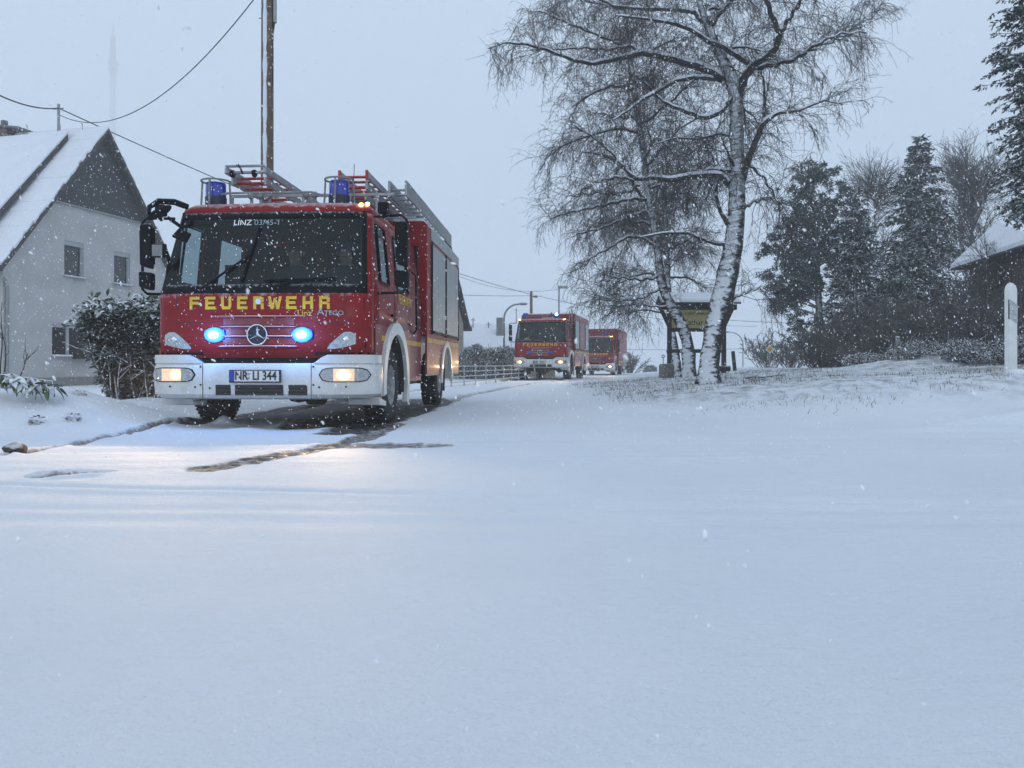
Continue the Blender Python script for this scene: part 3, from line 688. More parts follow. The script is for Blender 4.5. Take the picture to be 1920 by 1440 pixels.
    for (a, b) in ((-0.435, -0.275), (-0.225, 0.285), (0.34, 0.535)):
        op = band(a, b, 0.365, 0.475, 0.058, n=4, th=0.02, zref=0.8).build('air_intake', 'print_black', bumper)  # proud black patch, the opening's shade put into its colour
        for zz in (0.395, 0.435): band(a + .01, b - .01, zz, zz + 0.008, 0.062, n=3, th=0.01, zref=0.8).build('slat', 'black_plastic', op)
    # pieces of the bumper read as three mouldings: two vertical joints
    for s in (-1, 1): band(0.575 * s, 0.580 * s, 0.30, 0.70, 0.0565, n=1, th=0.004, zref=0.8).build('joint', 'chassis', bumper)
    if near:
        for s in (-1, 1):
            for (q, z) in ((0.60, 0.665), (0.60, 0.475), (0.66, 0.45), (0.94, 0.455), (0.50, 0.44)):
                p = f8(q * s); MB().lathe([(0.001, 0.0), (0.009, 0.0), (0.011, 0.006)], (p.x, p.y - 0.004, zo + z), 'y', 10).build('bolt', 'chassis', bumper)
    # number plate
    p = f8(-0.01)
    holder = MB().box(-0.275, 0.27, p.y - 0.035, p.y, zo + 0.497, zo + 0.632).build('number_plate', 'print_black', bumper, bevel=0.004)
    MB().box(-0.262, 0.257, p.y - 0.040, p.y - 0.034, zo + 0.512, zo + 0.622).build('plate_face', 'plate_white', holder)
    MB().box(-0.262, -0.215, p.y - 0.042, p.y - 0.039, zo + 0.512, zo + 0.622).build('euro_band', 'plate_blue', holder)
    text('plate_letters', P['plate'][0], 0.128, 'print_black', holder, (-0.140, p.y - 0.042, zo + 0.567), (R(90), 0, 0), off=0.0026, sx=0.80)
    text('plate_number', P['plate'][1], 0.128, 'print_black', holder, (0.105, p.y - 0.042, zo + 0.567), (R(90), 0, 0), off=0.0026, sx=0.80)
    for zz in (0.548, 0.588): MB().lathe([(0.001, -0.003), (0.013, -0.002), (0.014, 0.0)], (-0.062, p.y - 0.041, zo + zz), 'y', 12).build('plate_seal', 'lamp_clear', holder)
    # front panel: joints, grille slats with snow on them, letters, emblem, flashers
    band(-1.05, 1.05, 1.128, 1.134, 0.0015, n=16, th=0.004, zref=1.13).build('panel_joint', 'print_black', front)
    for s in (-1, 1): band(0.905 * s, 0.910 * s, 1.14, 1.43, 0.0015, n=1, th=0.004, zref=1.3).build('panel_joint', 'print_black', front)
    for z, q in ((1.195, 0.52), (1.085, 0.42), (0.985, 0.40), (0.880, 0.43)):
        sl = band(-q, q, z - 0.014, z, 0.030, n=12, th=0.034, zref=z, shape=lambda t: (0.4 - 0.4 * (1 - abs(2 * t - 1) ** 6), 1)).build('grille_slat', 'red_paint', front, bevel=0.004)
        band(-q + .02, q - .02, z + 0.001, z + 0.007, 0.022, n=12, th=0.024, zref=z, shape=lambda t: (0, 0.5 + 0.5 * (1 - abs(2 * t - 1) ** 3))).build('snow_line', 'stuck_snow', sl)
    for z0, z1 in ((1.10, 1.178), (1.00, 1.068), (0.90, 0.968)):
        band(-0.38, 0.38, z0, z1, 0.002, n=10, th=0.004, zref=z0).build('grille_recess', 'red_slush', front)
    fz = walker(1.34, 0.004)
    letters = 'FEUERWEHR'
    for i, ch in enumerate(letters):
        q = -0.70 + i * 1.40 / 8; p = fz(q); p2 = fz(q + .03)
        block_letter(ch, 0.112 if ch != 'W' else 0.15, 0.135, 0.031).build('letter', 'yellow', front, loc=(p.x, p.y - 0.001, zo + 1.338), rot=(0, 0, math.atan2(p2.y - p.y, p2.x - p.x)))
    p = walker(1.2, 0.006)(0.55)
    if near:
        text('script', 'Linz', 0.085, 'yellow_dull', front, (0.49, p.y + 0.0, zo + 1.226), (R(90), 0, 0), off=0.001, sx=1.15)
        text('badge_initial', 'A', 0.095, 'badge_metal', front, (0.66, fz(.66).y - 0.004, zo + 1.238), (R(90), 0, 0.1), ext=0.006, off=0.001, sx=1.2)
        text('badge', 'TEGO', 0.066, 'badge_metal', front, (0.80, fz(.8).y - 0.006, zo + 1.228), (R(90), 0, 0.14), ext=0.006, off=0.001, sx=1.15)
        MB().lathe([(0.001, -0.006), (0.028, -0.006), (0.031, 0.0)], (-0.005, fz(0).y - 0.004, zo + 1.352), 'y', 16).build('badge_disc', 'plate_white', front)
    # emblem: dark disc, chrome ring, three-pointed star
    ey = walker(1.0, 0.0)(0).y; ec = (0.0, ey - 0.02, zo + 1.0)
    em = MB().lathe([(0.001, -0.012), (0.10, -0.010), (0.108, 0.02)], ec, 'y', 28).build('emblem', 'blue_base', front, smooth=40)
    ring = MB(); ring.lathe([(0.105 + 0.010 * math.cos(a), -0.014 + 0.010 * math.sin(a)) for a in [i * math.pi / 3 for i in range(6)]], ec, 'y', 32, closed=True); ring.build('ring', 'chrome', em, smooth=60)
    st = MB()
    for k in range(3):
        a = R(90 + 120 * k); c, s_ = math.cos(a), math.sin(a); b1, b2 = R(150 + 120 * k), R(30 + 120 * k)
        tip = (0.098 * c, -0.016, 0.098 * s_); l = (0.017 * math.cos(b1), -0.016, 0.017 * math.sin(b1)); r_ = (0.017 * math.cos(b2), -0.016, 0.017 * math.sin(b2)); top = (0, -0.034, 0)
        st.add([(ec[0] + q[0], ec[1] + q[1], ec[2] + q[2]) for q in (tip, l, top, r_)], [(0, 1, 2), (0, 2, 3)])
    st.build('star', 'chrome', em)
    for s in (-1, 1):
        p = walker(1.0, 0.0)(0.47 * s)
        fl = MB().box(p.x - 0.115, p.x + 0.115, p.y - 0.020, p.y + 0.02, zo + 0.945, zo + 1.06).build('flasher', 'blue_dome', root, bevel=0.015)
        if P['strobe']:
            lens = MB(); gl_ = []; nr, na = 9, 24  # wide lens, its blue rim stands for the halo
            for ir in range(nr + 1):
                for ia in range(na):
                    rr_, aa_ = ir / nr, 2 * math.pi * ia / na; lens.v.append((p.x + 0.112 * rr_ * math.cos(aa_), p.y - 0.024 - 0.035 * (1 - rr_ ** 2), zo + 1.0 + 0.080 * rr_ * math.sin(aa_))); gl_.append(1 - rr_)
            for ir in range(nr):
                for ia in range(na): lens.f.append((ir * na + ia, ir * na + (ia + 1) % na, (ir + 1) * na + (ia + 1) % na, (ir + 1) * na + ia))
            lo_ = lens.build('flash_lens', 'blue_strobe', fl, smooth=60); at_ = lo_.data.attributes.new('glow', 'FLOAT', 'POINT'); at_.data.foreach_set('value', gl_)
            ld = bpy.data.lights.new('flasher_light', 'POINT'); lo = bpy.data.objects.new('flasher_light', ld); COL.objects.link(lo); lo.parent = fl
            lo.location = (p.x, p.y - 0.16, zo + 1.0); ld.energy = P['strobe_w']; ld.color = (0.10, 0.36, 1.0); ld.shadow_soft_size = 0.06
    # headlamp beams
    for s in (-1, 1):
        ld = bpy.data.lights.new('headlight_beam', 'SPOT'); lo = bpy.data.objects.new('headlight_beam', ld); COL.objects.link(lo); lo.parent = bumper
        p = walker(0.8, 0.10)(0.9 * s); lo.location = (p.x, p.y - 0.03, zo + 0.575); lo.rotation_euler = (R(90 - 5.5), 0, R(180))
        lo.rotation_euler = Vector((0, 1, 0.065)).to_track_quat('Z', 'Y').to_euler()
        ld.energy = P['beam_w']; ld.color = (1.0, 0.68, 0.38); ld.spot_size = R(46); ld.spot_blend = 1.0; lo.scale = (2.2, 1, 1); ld.shadow_soft_size = 0.06

    # --- cab sides below the windows, wheel arch, steps
    fv, fr = P['front_axle'], P['wheel_r']; zc = fr
    bot_a, bot_b = zo + 0.66, zo + 0.46
    ar = fr + 0.20
    def arcpts(cv, cz, r, a0, a1, n=18): return [(cv + r * math.cos(R(a0 + (a1 - a0) * i / n)), cz + r * math.sin(R(a0 + (a1 - a0) * i / n))) for i in range(n + 1)]
    for s in (-1, 1):
        # side panel above the arch as strips between arch curve and waist line
        mb = MB(); zt = zo + 1.13; nv = 40; prev = None
        for i in range(nv + 1):
            v = 0.34 + (LC - 0.34) * i / nv
            dz = ar ** 2 - (v - fv) ** 2
            if dz > 0: zb = min(zc + math.sqrt(dz), zt - 0.01)
            else: zb = bot_a if v < fv else bot_b
            cur = (v, max(zb, bot_b))
            if prev: mb.prism([(prev[0], prev[1]), (cur[0], cur[1]), (cur[0], zt), (prev[0], zt)], 'x', s * (W - 0.03), s * W)
            prev = cur
        lp = mb.build('lower_side', 'red_slush' if near else 'red_paint', root)
        # yellow stripe and door joints
        MB().box(*sorted((s * (W + 0.001), s * (W + 0.004))), 0.62, fv - ar * 0.75, zo + 0.955, zo + 1.015).build('stripe', 'yellow', lp)
        MB().box(*sorted((s * (W + 0.001), s * (W + 0.004))), fv + ar * 0.80, LC, zo + 0.945, zo + 1.005).build('stripe', 'yellow_dull', lp)
        for v in (0.46, 1.30, 1.36, LC - 0.25):
            z0 = 1.14; MB().prism([(v, zo + z0), (v + 0.008, zo + z0), (v + 0.008, zo + 1.44), (v, zo + 1.44)], 'x', s * (W + 0.0005), s * (W + 0.003)).build('door_joint', 'print_black', lp)
        # arch lip
        a_in, a_out = arcpts(fv, zc, ar - 0.03, 188, -22), arcpts(fv, zc, ar + 0.115, 188, -22)
        MB().ring(a_in, a_out, 'x', s * (W - 0.02), s * (W + 0.045)).build('wheel_arch', 'white_paint', root, bevel=0.0)
        MB().ring(arcpts(fv, zc, ar - 0.035, 190, -10), arcpts(fv, zc, ar - 0.01, 190, -10), 'x', s * (W - 0.5), s * W).build('inner_arch', 'chassis', root)
        # step tower between bumper and wheel
        st_ = MB().box(*sorted((s * (W - 0.35), s * (W + 0.01))), 0.36, fv - ar - 0.05, zo + 0.28, zo + 0.70).build('step_box', 'grey_step', root, bevel=0.01)
        MB().box(*sorted((s * (W + 0.012), s * (W + 0.02))), 0.38, fv - ar - 0.06, zo + 0.515, zo + 0.545).build('step_tread', 'aluminium', st_)
        MB().box(*sorted((s * (W + 0.012), s * (W + 0.02))), 0.42, fv - ar - 0.09, zo + 0.57, zo + 0.66).build('step_shade', 'print_black', st_)  # black plate on the face, painted shade of a step hollow
        MB().prism([(0.33, zo + 0.335), (0.36, zo + 0.25), (fv - ar + 0.02, zo + 0.22), (fv - ar + 0.02, zo + 0.27)], 'x', s * (W - 0.3), s * (W + 0.04)).build('sill_lip', 'white_paint', st_)
        # door handle, grab rail
        dh = MB().box(*sorted((s * (W + 0.001), s * (W + 0.03))), 1.10, 1.24, zo + 1.25, zo + 1.285).build('door_handle', 'black_plastic', built.get(('door', 'R' if s > 0 else 'L'), root), bevel=0.008)
        # window rubbers
        dr = built.get(('door', 'R' if s > 0 else 'L'), root)
        iw = lambda z: W - si(z)
        fr_path = [(s * (iw(1.62) + .004), 0.62, zo + 1.62), (s * (iw(1.62) + .004), 1.06, zo + 1.62), (s * (iw(2.28) + .004), 1.06, zo + 2.27), (s * (iw(2.28) + .004), 0.66, zo + 2.27), (s * (iw(1.62) + .004), 0.62, zo + 1.62)]
        MB().tube(fr_path, 0.016, 6).build('window_seal', 'black_plastic', dr)
        if LC > 2.5:
            cd = built.get(('crew_door', 'R' if s > 0 else 'L'), root)
            fr_path = [(s * (iw(1.62) + .004), 1.52, zo + 1.62), (s * (iw(1.62) + .004), 2.25, zo + 1.62), (s * (iw(2.28) + .004), 2.25, zo + 2.27), (s * (iw(2.28) + .004), 1.52, zo + 2.27), (s * (iw(1.62) + .004), 1.52, zo + 1.62)]
            MB().tube(fr_path, 0.016, 6).build('window_seal', 'black_plastic', cd)
            MB().box(*sorted((s * (W + 0.001), s * (W + 0.03))), 2.24, 2.38, zo + 1.20, zo + 1.235).build('door_handle', 'black_plastic', cd, bevel=0.008)
            if near and s > 0: text('side_text', 'FEUERWEHR', 0.17, 'yellow_dull', cd, (W + 0.003, 1.98, zo + 1.50), (R(90), 0, R(90)), off=0.003, sx=0.9)
            MB().tube([(s * (W + 0.005), 2.52, zo + 1.1), (s * (W + 0.05), 2.52, zo + 1.16), (s * (W + 0.04), 2.52, zo + 1.9), (s * (W - 0.05), 2.52, zo + 1.98)], 0.014, 6).build('grab_rail', 'black_plastic', cd)
    # --- interior
    MB().prism([(0.10, zo + 0.9), (0.10, zo + 1.40), (0.30, zo + 1.50), (0.62, zo + 1.50), (0.72, zo + 1.38), (0.72, zo + 0.9)], 'x', -W + 0.06, W - 0.06).build('dashboard', 'interior', root, bevel=0.02)
    MB().box(-W + 0.05, W - 0.05, 0.1, LC - 0.02, zo + 0.86, zo + 0.92).build('cab_floor', 'interior', root)
    MB().box(-W + 0.05, W - 0.05, LC - 0.06, LC - 0.02, zo + 0.92, zo + 2.40).build('cab_rear_wall', 'interior', root)
    for u in (-0.62, 0.0, 0.62):
        seat = MB(); seat.box(u - 0.24, u + 0.24, 0.95, 1.42, zo + 1.10, zo + 1.28); seat.prism([(1.36, zo + 1.25), (1.50, zo + 1.25), (1.58, zo + 1.92), (1.50, zo + 1.95)], 'x', u - 0.24, u + 0.24); seat.box(u - 0.14, u + 0.14, 1.50, 1.60, zo + 1.96, zo + 2.16)
        seat.build('seat', 'seat_cloth', root, bevel=0.03)
    MB().box(-W + 0.10, -0.05, 1.62, 1.68, zo + 0.92, zo + 1.95).build('cab_light_block', 'interior', root)  # added dark board behind the seats, keeps daylight out of the cab
    MB().box(-0.05, W - 0.10, 1.62, 1.68, zo + 0.92, zo + 2.3).build('cab_light_block', 'interior', root)  # second added board, taller on the driver's side
    MB().box(-W + 0.14, W - 0.14, 0.42, 0.50, zo + 2.24, zo + 2.38).build('sun_visor', 'interior', root, bevel=0.01)
    sw = MB(); sw.lathe([(0.21 + 0.016 * math.cos(a), 0.016 * math.sin(a)) for a in [i * math.pi / 3 for i in range(6)]], (0, 0, 0), 'z', 24, closed=True)
    sw.box(-0.2, 0.2, -0.015, 0.015, -0.02, 0.0); sw.build('steering_wheel', 'black_plastic', root, smooth=60, loc=(0.60, 0.78, zo + 1.50), rot=(R(40), 0, 0))
    # wipers
    for blade, arm in ((((-0.20, 1.57), (-0.08, 2.20)), ((-0.62, 1.50), (-0.15, 1.86))), (((0.05, 1.575), (0.80, 1.60)), ((0.10, 1.50), (0.45, 1.585)))):
        wp = MB()
        for (a_, b_), rad in ((blade, 0.011), (arm, 0.013)):
            p_ = [walker(z_, 0.022)(u_) for (u_, z_) in (a_, ((a_[0] + b_[0]) / 2, (a_[1] + b_[1]) / 2), b_)]
            zz = (a_[1], (a_[1] + b_[1]) / 2, b_[1]); wp.tube([(q.x, q.y, zo + z_) for q, z_ in zip(p_, zz)], rad, 6)
        wp.build('wiper', 'black_plastic', root)
    # windscreen lettering
    if near:
        pt = walker(2.28, 0.010)(-0.16)
        text('screen_text', 'LINZ 03/45-1', 0.095, 'print_white', built[('windscreen', '')], (-0.13, pt.y - 0.005, zo + 2.235), (R(90 - 19), 0, R(0)), off=0.0005, ext=0.0005, sx=1.0)

    # --- mirrors
    for s in (-1, 1):
        mu = W + (0.225 if s < 0 else 0.285)
        mir = MB(); mv = 0.30
        mir.prism([(s * mu - 0.065, zo + 1.78), (s * mu + 0.065, zo + 1.74), (s * mu + 0.070, zo + 2.20), (s * mu + 0.05, zo + 2.24), (s * mu - 0.06, zo + 2.24), (s * mu - 0.072, zo + 2.16)], 'y', mv, mv + 0.10)
        m1 = mir.build('mirror', 'black_plastic', root, bevel=0.025)
        mir = MB(); mir.prism([(s * mu - 0.075, zo + 1.54), (s * mu + 0.075, zo + 1.50), (s * mu + 0.080, zo + 1.70), (s * mu - 0.08, zo + 1.72)], 'y', mv, mv + 0.10)
        m2 = mir.build('mirror', 'black_plastic', root, bevel=0.025)
        MB().box(s * mu - 0.065, s * mu + 0.065, mv + 0.1005, mv + 0.104, zo + 1.80, zo + 2.19).build('mirror_glass', 'mirror_glass', m1)
        MB().box(s * mu - 0.065, s * mu + 0.065, mv + 0.1005, mv + 0.104, zo + 1.56, zo + 1.68).build('mirror_glass', 'mirror_glass', m2)
        ox = s * (mu + 0.050)
        MB().tube([(s * (W - 0.04), 0.46, zo + 2.32), (s * (W + 0.04), 0.40, zo + 2.31), (ox - s * 0.05, mv + 0.05, zo + 2.31), (ox, mv + 0.05, zo + 2.26), (ox, mv + 0.05, zo + 1.52), (ox - s * 0.05, mv + 0.05, zo + 1.47), (s * (W - 0.01), 0.42, zo + 1.47)], 0.016, 7).build('mirror_arm', 'black_plastic', root, smooth=60)
        if near:
            # work lamp above the arm
            wl = MB().box(s * (W + 0.02), s * (W + 0.135), 0.33, 0.42, zo + 2.33, zo + 2.46).build('work_lamp', 'black_plastic', root, bevel=0.02)
            MB().tube([(s * (W + 0.08), 0.38, zo + 2.33), (s * (W + 0.08), 0.38, zo + 2.28)], 0.016, 6).build('bracket', 'black_plastic', wl)
    # front-view mirror on its horn-shaped arm and small kerb mirror (image left)
    if near:
        u0 = -(W - 0.16)
        MB().tube([(u0 + 0.07, 0.36, zo + 2.43), (u0 - 0.02, 0.24, zo + 2.46), (u0 - 0.12, 0.10, zo + 2.44), (u0 - 0.18, 0.02, zo + 2.36), (u0 - 0.16, -0.02, zo + 2.28)], [0.035, 0.036, 0.032, 0.026, 0.018], 8).build('mirror_arm', 'black_plastic', root, smooth=60)
        fm = MB(); fm.ball((0, 0, 0), 0.15, 0.035, 0.05, 16, 8); fm.build('front_mirror', 'black_plastic', root, smooth=60, loc=(u0 - 0.07, 0.02, zo + 2.30), rot=(R(35), R(-28), 0))
        MB().tube([(u0 + 0.0, 0.05, zo + 2.26), (u0 + 0.12, 0.14, zo + 2.16), (u0 + 0.17, 0.2, zo + 2.2)], 0.02, 6).build('mirror_arm', 'black_plastic', root)
        km = MB().prism([(-0.085, -0.055), (0.085, -0.075), (0.09, 0.06), (-0.06, 0.075)], 'y', 0, 0.03)
        km.build('kerb_mirror', 'black_plastic', root, bevel=0.02, loc=(u0 + 0.10, 0.16, zo + 2.09), rot=(R(-30), R(18), R(15)))
        rm = MB().box(-(W + 0.02), -(W - 0.14), 0.05, 0.10, zo + 1.83, zo + 1.98).build('ramp_mirror', 'black_plastic', root, bevel=0.02)
        MB().box(-(W + 0.005), -(W - 0.105), 0.047, 0.0495, zo + 1.845, zo + 1.965).build('mirror_glass', 'concrete', rm)
        MB().tube([(-(W - 0.13), 0.08, zo + 1.92), (-(W - 0.13), 0.16, zo + 1.80), (-(W - 0.05), 0.25, zo + 1.62)], 0.02, 6).build('bracket', 'black_plastic', rm)
    # --- roof gear
    zr = zo + 2.505
    for k, (u, v, lit_b) in enumerate(P['beacons']):
        b = MB(); b.lathe([(0.001, zr + 0.0), (0.118, zr), (0.120, zr + 0.10), (0.001, zr + 0.10)], (u, v, 0), 'z', 20)
        bo = b.build('beacon', 'blue_base', root, smooth=40)
        d = MB(); d.lathe([(0.112, zr + 0.10), (0.112, zr + 0.25), (0.105, zr + 0.268), (0.001, zr + 0.272)], (u, v, 0), 'z', 24)
        d.build('dome', 'blue_dome', bo, smooth=40)
        if lit_b: MB().ball((u, v - 0.10, zr + 0.19), 0.07, 0.035, 0.07).build('flash', 'beacon_lit', bo, smooth=60)
        if near:
            g = MB(); cy = [(u - 0.16 * math.cos(a), v - 0.16 * math.sin(a), zr + 0.285) for a in [math.pi * i / 10 for i in range(-2, 13)]]
            g.tube(cy, 0.011, 6)
            for a in (0.0, 1.57, 3.14): g.tube([(u - 0.16 * math.cos(a), v - 0.16 * math.sin(a), zr + 0.285), (u - 0.175 * math.cos(a), v - 0.175 * math.sin(a), zr - 0.01)], 0.011, 6)
            g.build('guard_rail', 'tube_steel', bo, smooth=60)
    u0, u1 = P['beacons'][0][0], P['beacons'][1][0]; bv = P['beacons'][0][1]
    MB().tube([(u0 + 0.1, bv - 0.08, zr + 0.12), (u0 + 0.2, bv - 0.12, zr + 0.125), (u1 - 0.28, bv - 0.12, zr + 0.125), (u1 - 0.12, bv - 0.08, zr + 0.08)], 0.013, 6).build('roof_rail', 'tube_steel', roof, smooth=60)
    if near:
        for u in (-0.36, -0.25, -0.15, 0.28, 0.38):
            h = MB(); h.ball((u, bv - 0.02, zr + 0.115), 0.042, 0.03, 0.042, 12, 7); h.tube([(u, bv, zr + 0.09), (u, bv, zr - 0.01)], 0.018, 6); h.build('horn', 'galvanised', roof, smooth=50)
        MB().tube([(0.66, 1.3, zr), (0.68, 1.3, zr + 0.62)], 0.004, 4).build('antenna', 'black_plastic', roof)
    for s in (-1, 1):
        if s > 0 or not near:
            for k, (du, dz) in enumerate(((0.0, 0.0), (-0.075, -0.028))):
                MB().ball((s * (W - 0.14 + du * 0.6), 0.44 + (0.1 if k == 0 else 0.0), zo + 2.475 + dz), 0.026, 0.02, 0.022).build('marker_lamp', 'amber_lit', root, smooth=60)
    # --- chassis
    ch = MB()
    for s in (-1, 1): ch.box(s * 0.40 - 0.04, s * 0.40 + 0.04, 0.6, P['body'][1] - 0.2, zo + 0.55, zo + 0.78)
    ch.box(-0.45, 0.45, 0.4, 1.9, zo + 0.42, zo + 0.95); ch.box(-0.75, 0.75, 0.25, 0.5, zo + 0.34, zo + 0.62)
    ch.box(-1.0, 1.0, LC * 0.55, LC + 0.6, zo + 0.40, zo + 0.82)
    ch.build('chassis', 'chassis', root, bevel=0.01)
    for v in (fv, P['rear_axle']):
        ax = MB().tube([(-0.9, v, fr), (0.9, v, fr)], 0.08, 10); ax.ball((0, v, fr), 0.24, 0.20, 0.22); ax.build('axle', 'chassis', root, smooth=50)
    MB().tube([(W - 0.55, LC - 0.1, zo + 0.34), (W - 0.55, LC + 0.9, zo + 0.34)], 0.11, 12).build('air_tank', 'galvanised', root, smooth=50)
    # --- wheels
    r = fr; tw = 0.13
    prof = [(r * 0.56, -tw), (r * 0.74, -tw - 0.012), (r * 0.92, -tw), (r * 0.985, -tw * 0.8), (r, -tw * 0.5), (r, tw * 0.5), (r * 0.985, tw * 0.8), (r * 0.92, tw), (r * 0.74, tw + 0.012), (r * 0.56, tw)]
    ty = MB(); ty.lathe(prof, (0, 0, 0), 'x', 36, closed=True)
    for i in range(44):
        a = 2 * math.pi * i / 44
        for k, (x0, x1) in enumerate(((-tw * .95, -tw * .30), (-tw * .22, tw * .22), (tw * .30, tw * .95))):
            a0 = a + (0.05 if k == 1 else 0); w_ = 0.045
            vs = []
            for rr in (r * 0.97, r * 1.015):
                for (x, aa) in ((x0, a0 - w_), (x1, a0 - w_ * .6), (x1, a0 + w_), (x0, a0 + w_ * .6)): vs.append((x, rr * math.cos(aa), rr * math.sin(aa)))
            ty.add(vs, [(4, 5, 6, 7), (0, 1, 5, 4), (1, 2, 6, 5), (2, 3, 7, 6), (3, 0, 4, 7)])
    rimm = MB()
    for sgn in (1,):
        rimm.lathe([(0.001, 0.02), (r * 0.16, 0.03), (r * 0.22, -0.01), (r * 0.33, -0.03), (r * 0.40, -0.015), (r * 0.46, 0.05), (r * 0.50, 0.10), (r * 0.57, 0.125), (r * 0.575, 0.10), (r * 0.55, -0.1)], (0, 0, 0), 'x', 30)
    nuts = MB()
    for i in range(8):
        a = 2 * math.pi * i / 8; nuts.tube([(-0.03, r * 0.28 * math.cos(a), r * 0.28 * math.sin(a)), (0.012, r * 0.28 * math.cos(a), r * 0.28 * math.sin(a))], 0.018, 6)
    proto = None
    for (v, both) in ((fv, False), (P['rear_axle'], True)):
        for s in (-1, 1):
            if proto is None:
                wroot = empty('wheel'); wroot.parent = root
                kids = [ty.build('tyre', 'rubber', wroot, smooth=45), rimm.build('rim', 'rim', wroot, smooth=40), nuts.build('hub_nuts', 'galvanised', wroot)]
                proto = (wroot, kids); ww = wroot
            else:
                ww = link_copy(proto[0], root)
                for kdd in proto[1]: link_copy(kdd, ww)
            ww.location = (s * (W - tw - 0.035), v, fr); ww.rotation_euler = (0, 0, 0 if s > 0 else math.pi)
    # mud flaps
    for s in (-1, 1):
        MB().box(s * 0.98 - 0.16, s * 0.98 + 0.16, P['rear_axle'] + r + 0.12, P['rear_axle'] + r + 0.14, 0.22, zo + 0.62).build('mud_flap', 'rubber', root)
        MB().box(s * 0.98 - 0.16, s * 0.98 + 0.16, fv + r + 0.13, fv + r + 0.15, 0.30, zo + 0.62).build('mud_flap', 'rubber', root)
    # --- equipment body
    v0, v1, bw, zb, zt = P['body']; zb += 0; ra = P['rear_axle']
    body = MB().prism([(-bw, zb), (bw, zb), (bw, zt - 0.05), (bw - 0.05, zt), (-bw + 0.05, zt), (-bw, zt - 0.05)], 'y', v0, v1).build('equipment_body', 'red_paint', root, bevel=0.012)
    zs = P['skirt']
    for s in (-1, 1):
        mb = MB(); prev = None; rr = r + 0.12; nv = 36
        for i in range(nv + 1):
            v = v0 + (v1 - v0) * i / nv; dz = rr ** 2 - (v - ra) ** 2
            zlow = min(max(zs, fr + math.sqrt(dz)), zb - 0.03) if dz > 0 else zs
            if prev: mb.prism([prev, (v, zlow), (v, zb - 0.002), (prev[0], zb - 0.002)], 'x', s * (bw - 0.03), s * bw)
            prev = (v, zlow)
        sk = mb.build('side_skirt', 'red_slush', root)
        MB().ring(arcpts(ra, fr, rr - 0.02, 185, -5), arcpts(ra, fr, rr + 0.07, 185, -5), 'x', s * (bw - 0.02), s * (bw + 0.025)).build('wheel_arch', 'white_paint', root)
        MB().box(*sorted((s * (bw + 0.001), s * (bw + 0.004))), v0 + 0.02, v1 - 0.02, zb - 0.09, zb - 0.02).build('stripe', 'yellow_dull', sk)
        for (a, b, z0, z1, m_) in P['shutters']:
            f = 1
            shu = MB().box(*sorted((s * (bw + 0.001), s * (bw + 0.012))), a, b, z0, z1).build('roller_shutter', m_, root)
            sm = MB()
            sm.box(*sorted((s * (bw + 0.001), s * (bw + 0.022))), a - 0.035, a - 0.001, z0 - 0.02, z1 + 0.03); sm.box(*sorted((s * (bw + 0.001), s * (bw + 0.022))), b + 0.001, b + 0.035, z0 - 0.02, z1 + 0.03)
            sm.build('seal', 'black_plastic', shu)
            MB().box(*sorted((s * (bw + 0.013), s * (bw + 0.04))), a + 0.03, b - 0.03, z0 + 0.0, z0 + 0.035).build('shutter_bar', 'black_plastic', shu)
        if P['light_strip']:
            MB().box(*sorted((s * (bw + 0.001), s * (bw + 0.010))), P['light_strip'][0], v1 - 0.02, P['light_strip'][1], zt - 0.055).build('top_panel', 'shutter', root)
    MB().box(-bw + 0.06, bw - 0.06, v0 + 0.05, v1 - 0.05, zt, zt + 0.05).build('roof_snow', 'stuck_snow', body, bevel=0.02)
    return root, built, zr

T1P = dict(zo=0.0, W=1.17, cab_len=3.15, near=True, ground=0.0, plate=('NR', 'LI 344'), lit=True, strobe=True, strobe_w=12.0, beam_w=340.0,
           front_axle=1.3, rear_axle=5.16, wheel_r=0.44, body=(3.2, 6.8, 1.25, 1.10, 2.78), skirt=0.52,
           left_lamp=0.62, beacons=((-0.78, 0.72, False), (0.66, 0.72, False)), shutters=((3.62, 4.98, 1.16, 2.50, 'shutter'), (5.10, 6.68, 1.16, 2.50, 'shutter')), light_strip=(3.55, 2.56))
truck1, t1parts, T1ZR = fire_truck('fire_truck', 'nearest red fire truck with ladders on its roof and blue front flashers lit', T1, TH1, T1P)
T2P = dict(zo=0.26, W=1.17, cab_len=1.75, near=False, ground=-0.05, plate=('NR', '2254'), lit=True, strobe=False, strobe_w=0, beam_w=260.0,
           front_axle=1.35, rear_axle=5.3, wheel_r=0.54, body=(2.0, 7.0, 1.25, 1.35, 3.05), skirt=0.65,
           beacons=((-0.80, 0.8, False), (0.62, 0.8, True)), shutters=((2.1, 3.4, 1.42, 2.75, 'shutter'), (3.6, 5.4, 1.42, 2.75, 'red_slush'), (5.6, 6.8, 1.42, 2.75, 'shutter')), light_strip=None)
p2 = at(1012, 683, 33.6)
truck2, _, T2ZR = fire_truck('fire_truck', 'second red fire truck with white bumper, one blue roof beacon flashing', (p2.x, p2.y), R(13), T2P)
T3P = dict(zo=0.0, W=1.12, cab_len=1.7, near=False, ground=-0.03, plate=('NR', '2240'), lit=True, strobe=False, strobe_w=0, beam_w=260.0,
           front_axle=1.3, rear_axle=5.2, wheel_r=0.48, body=(1.85, 7.4, 1.25, 0.95, 3.0), skirt=0.6,
           beacons=((-0.6, 0.8, False), (0.6, 0.8, False)), shutters=(), light_strip=None)
p3 = at(1116, 683, 48.0)
truck3, _, T3ZR = fire_truck('fire_truck', 'farthest red box-bodied fire truck half hidden behind the second one', (p3.x, p3.y), R(14), T3P)
MB().box(0.25, 0.55, 1.825, 1.848, 2.62, 2.82).build('box_emblem', 'plate_blue', truck3)
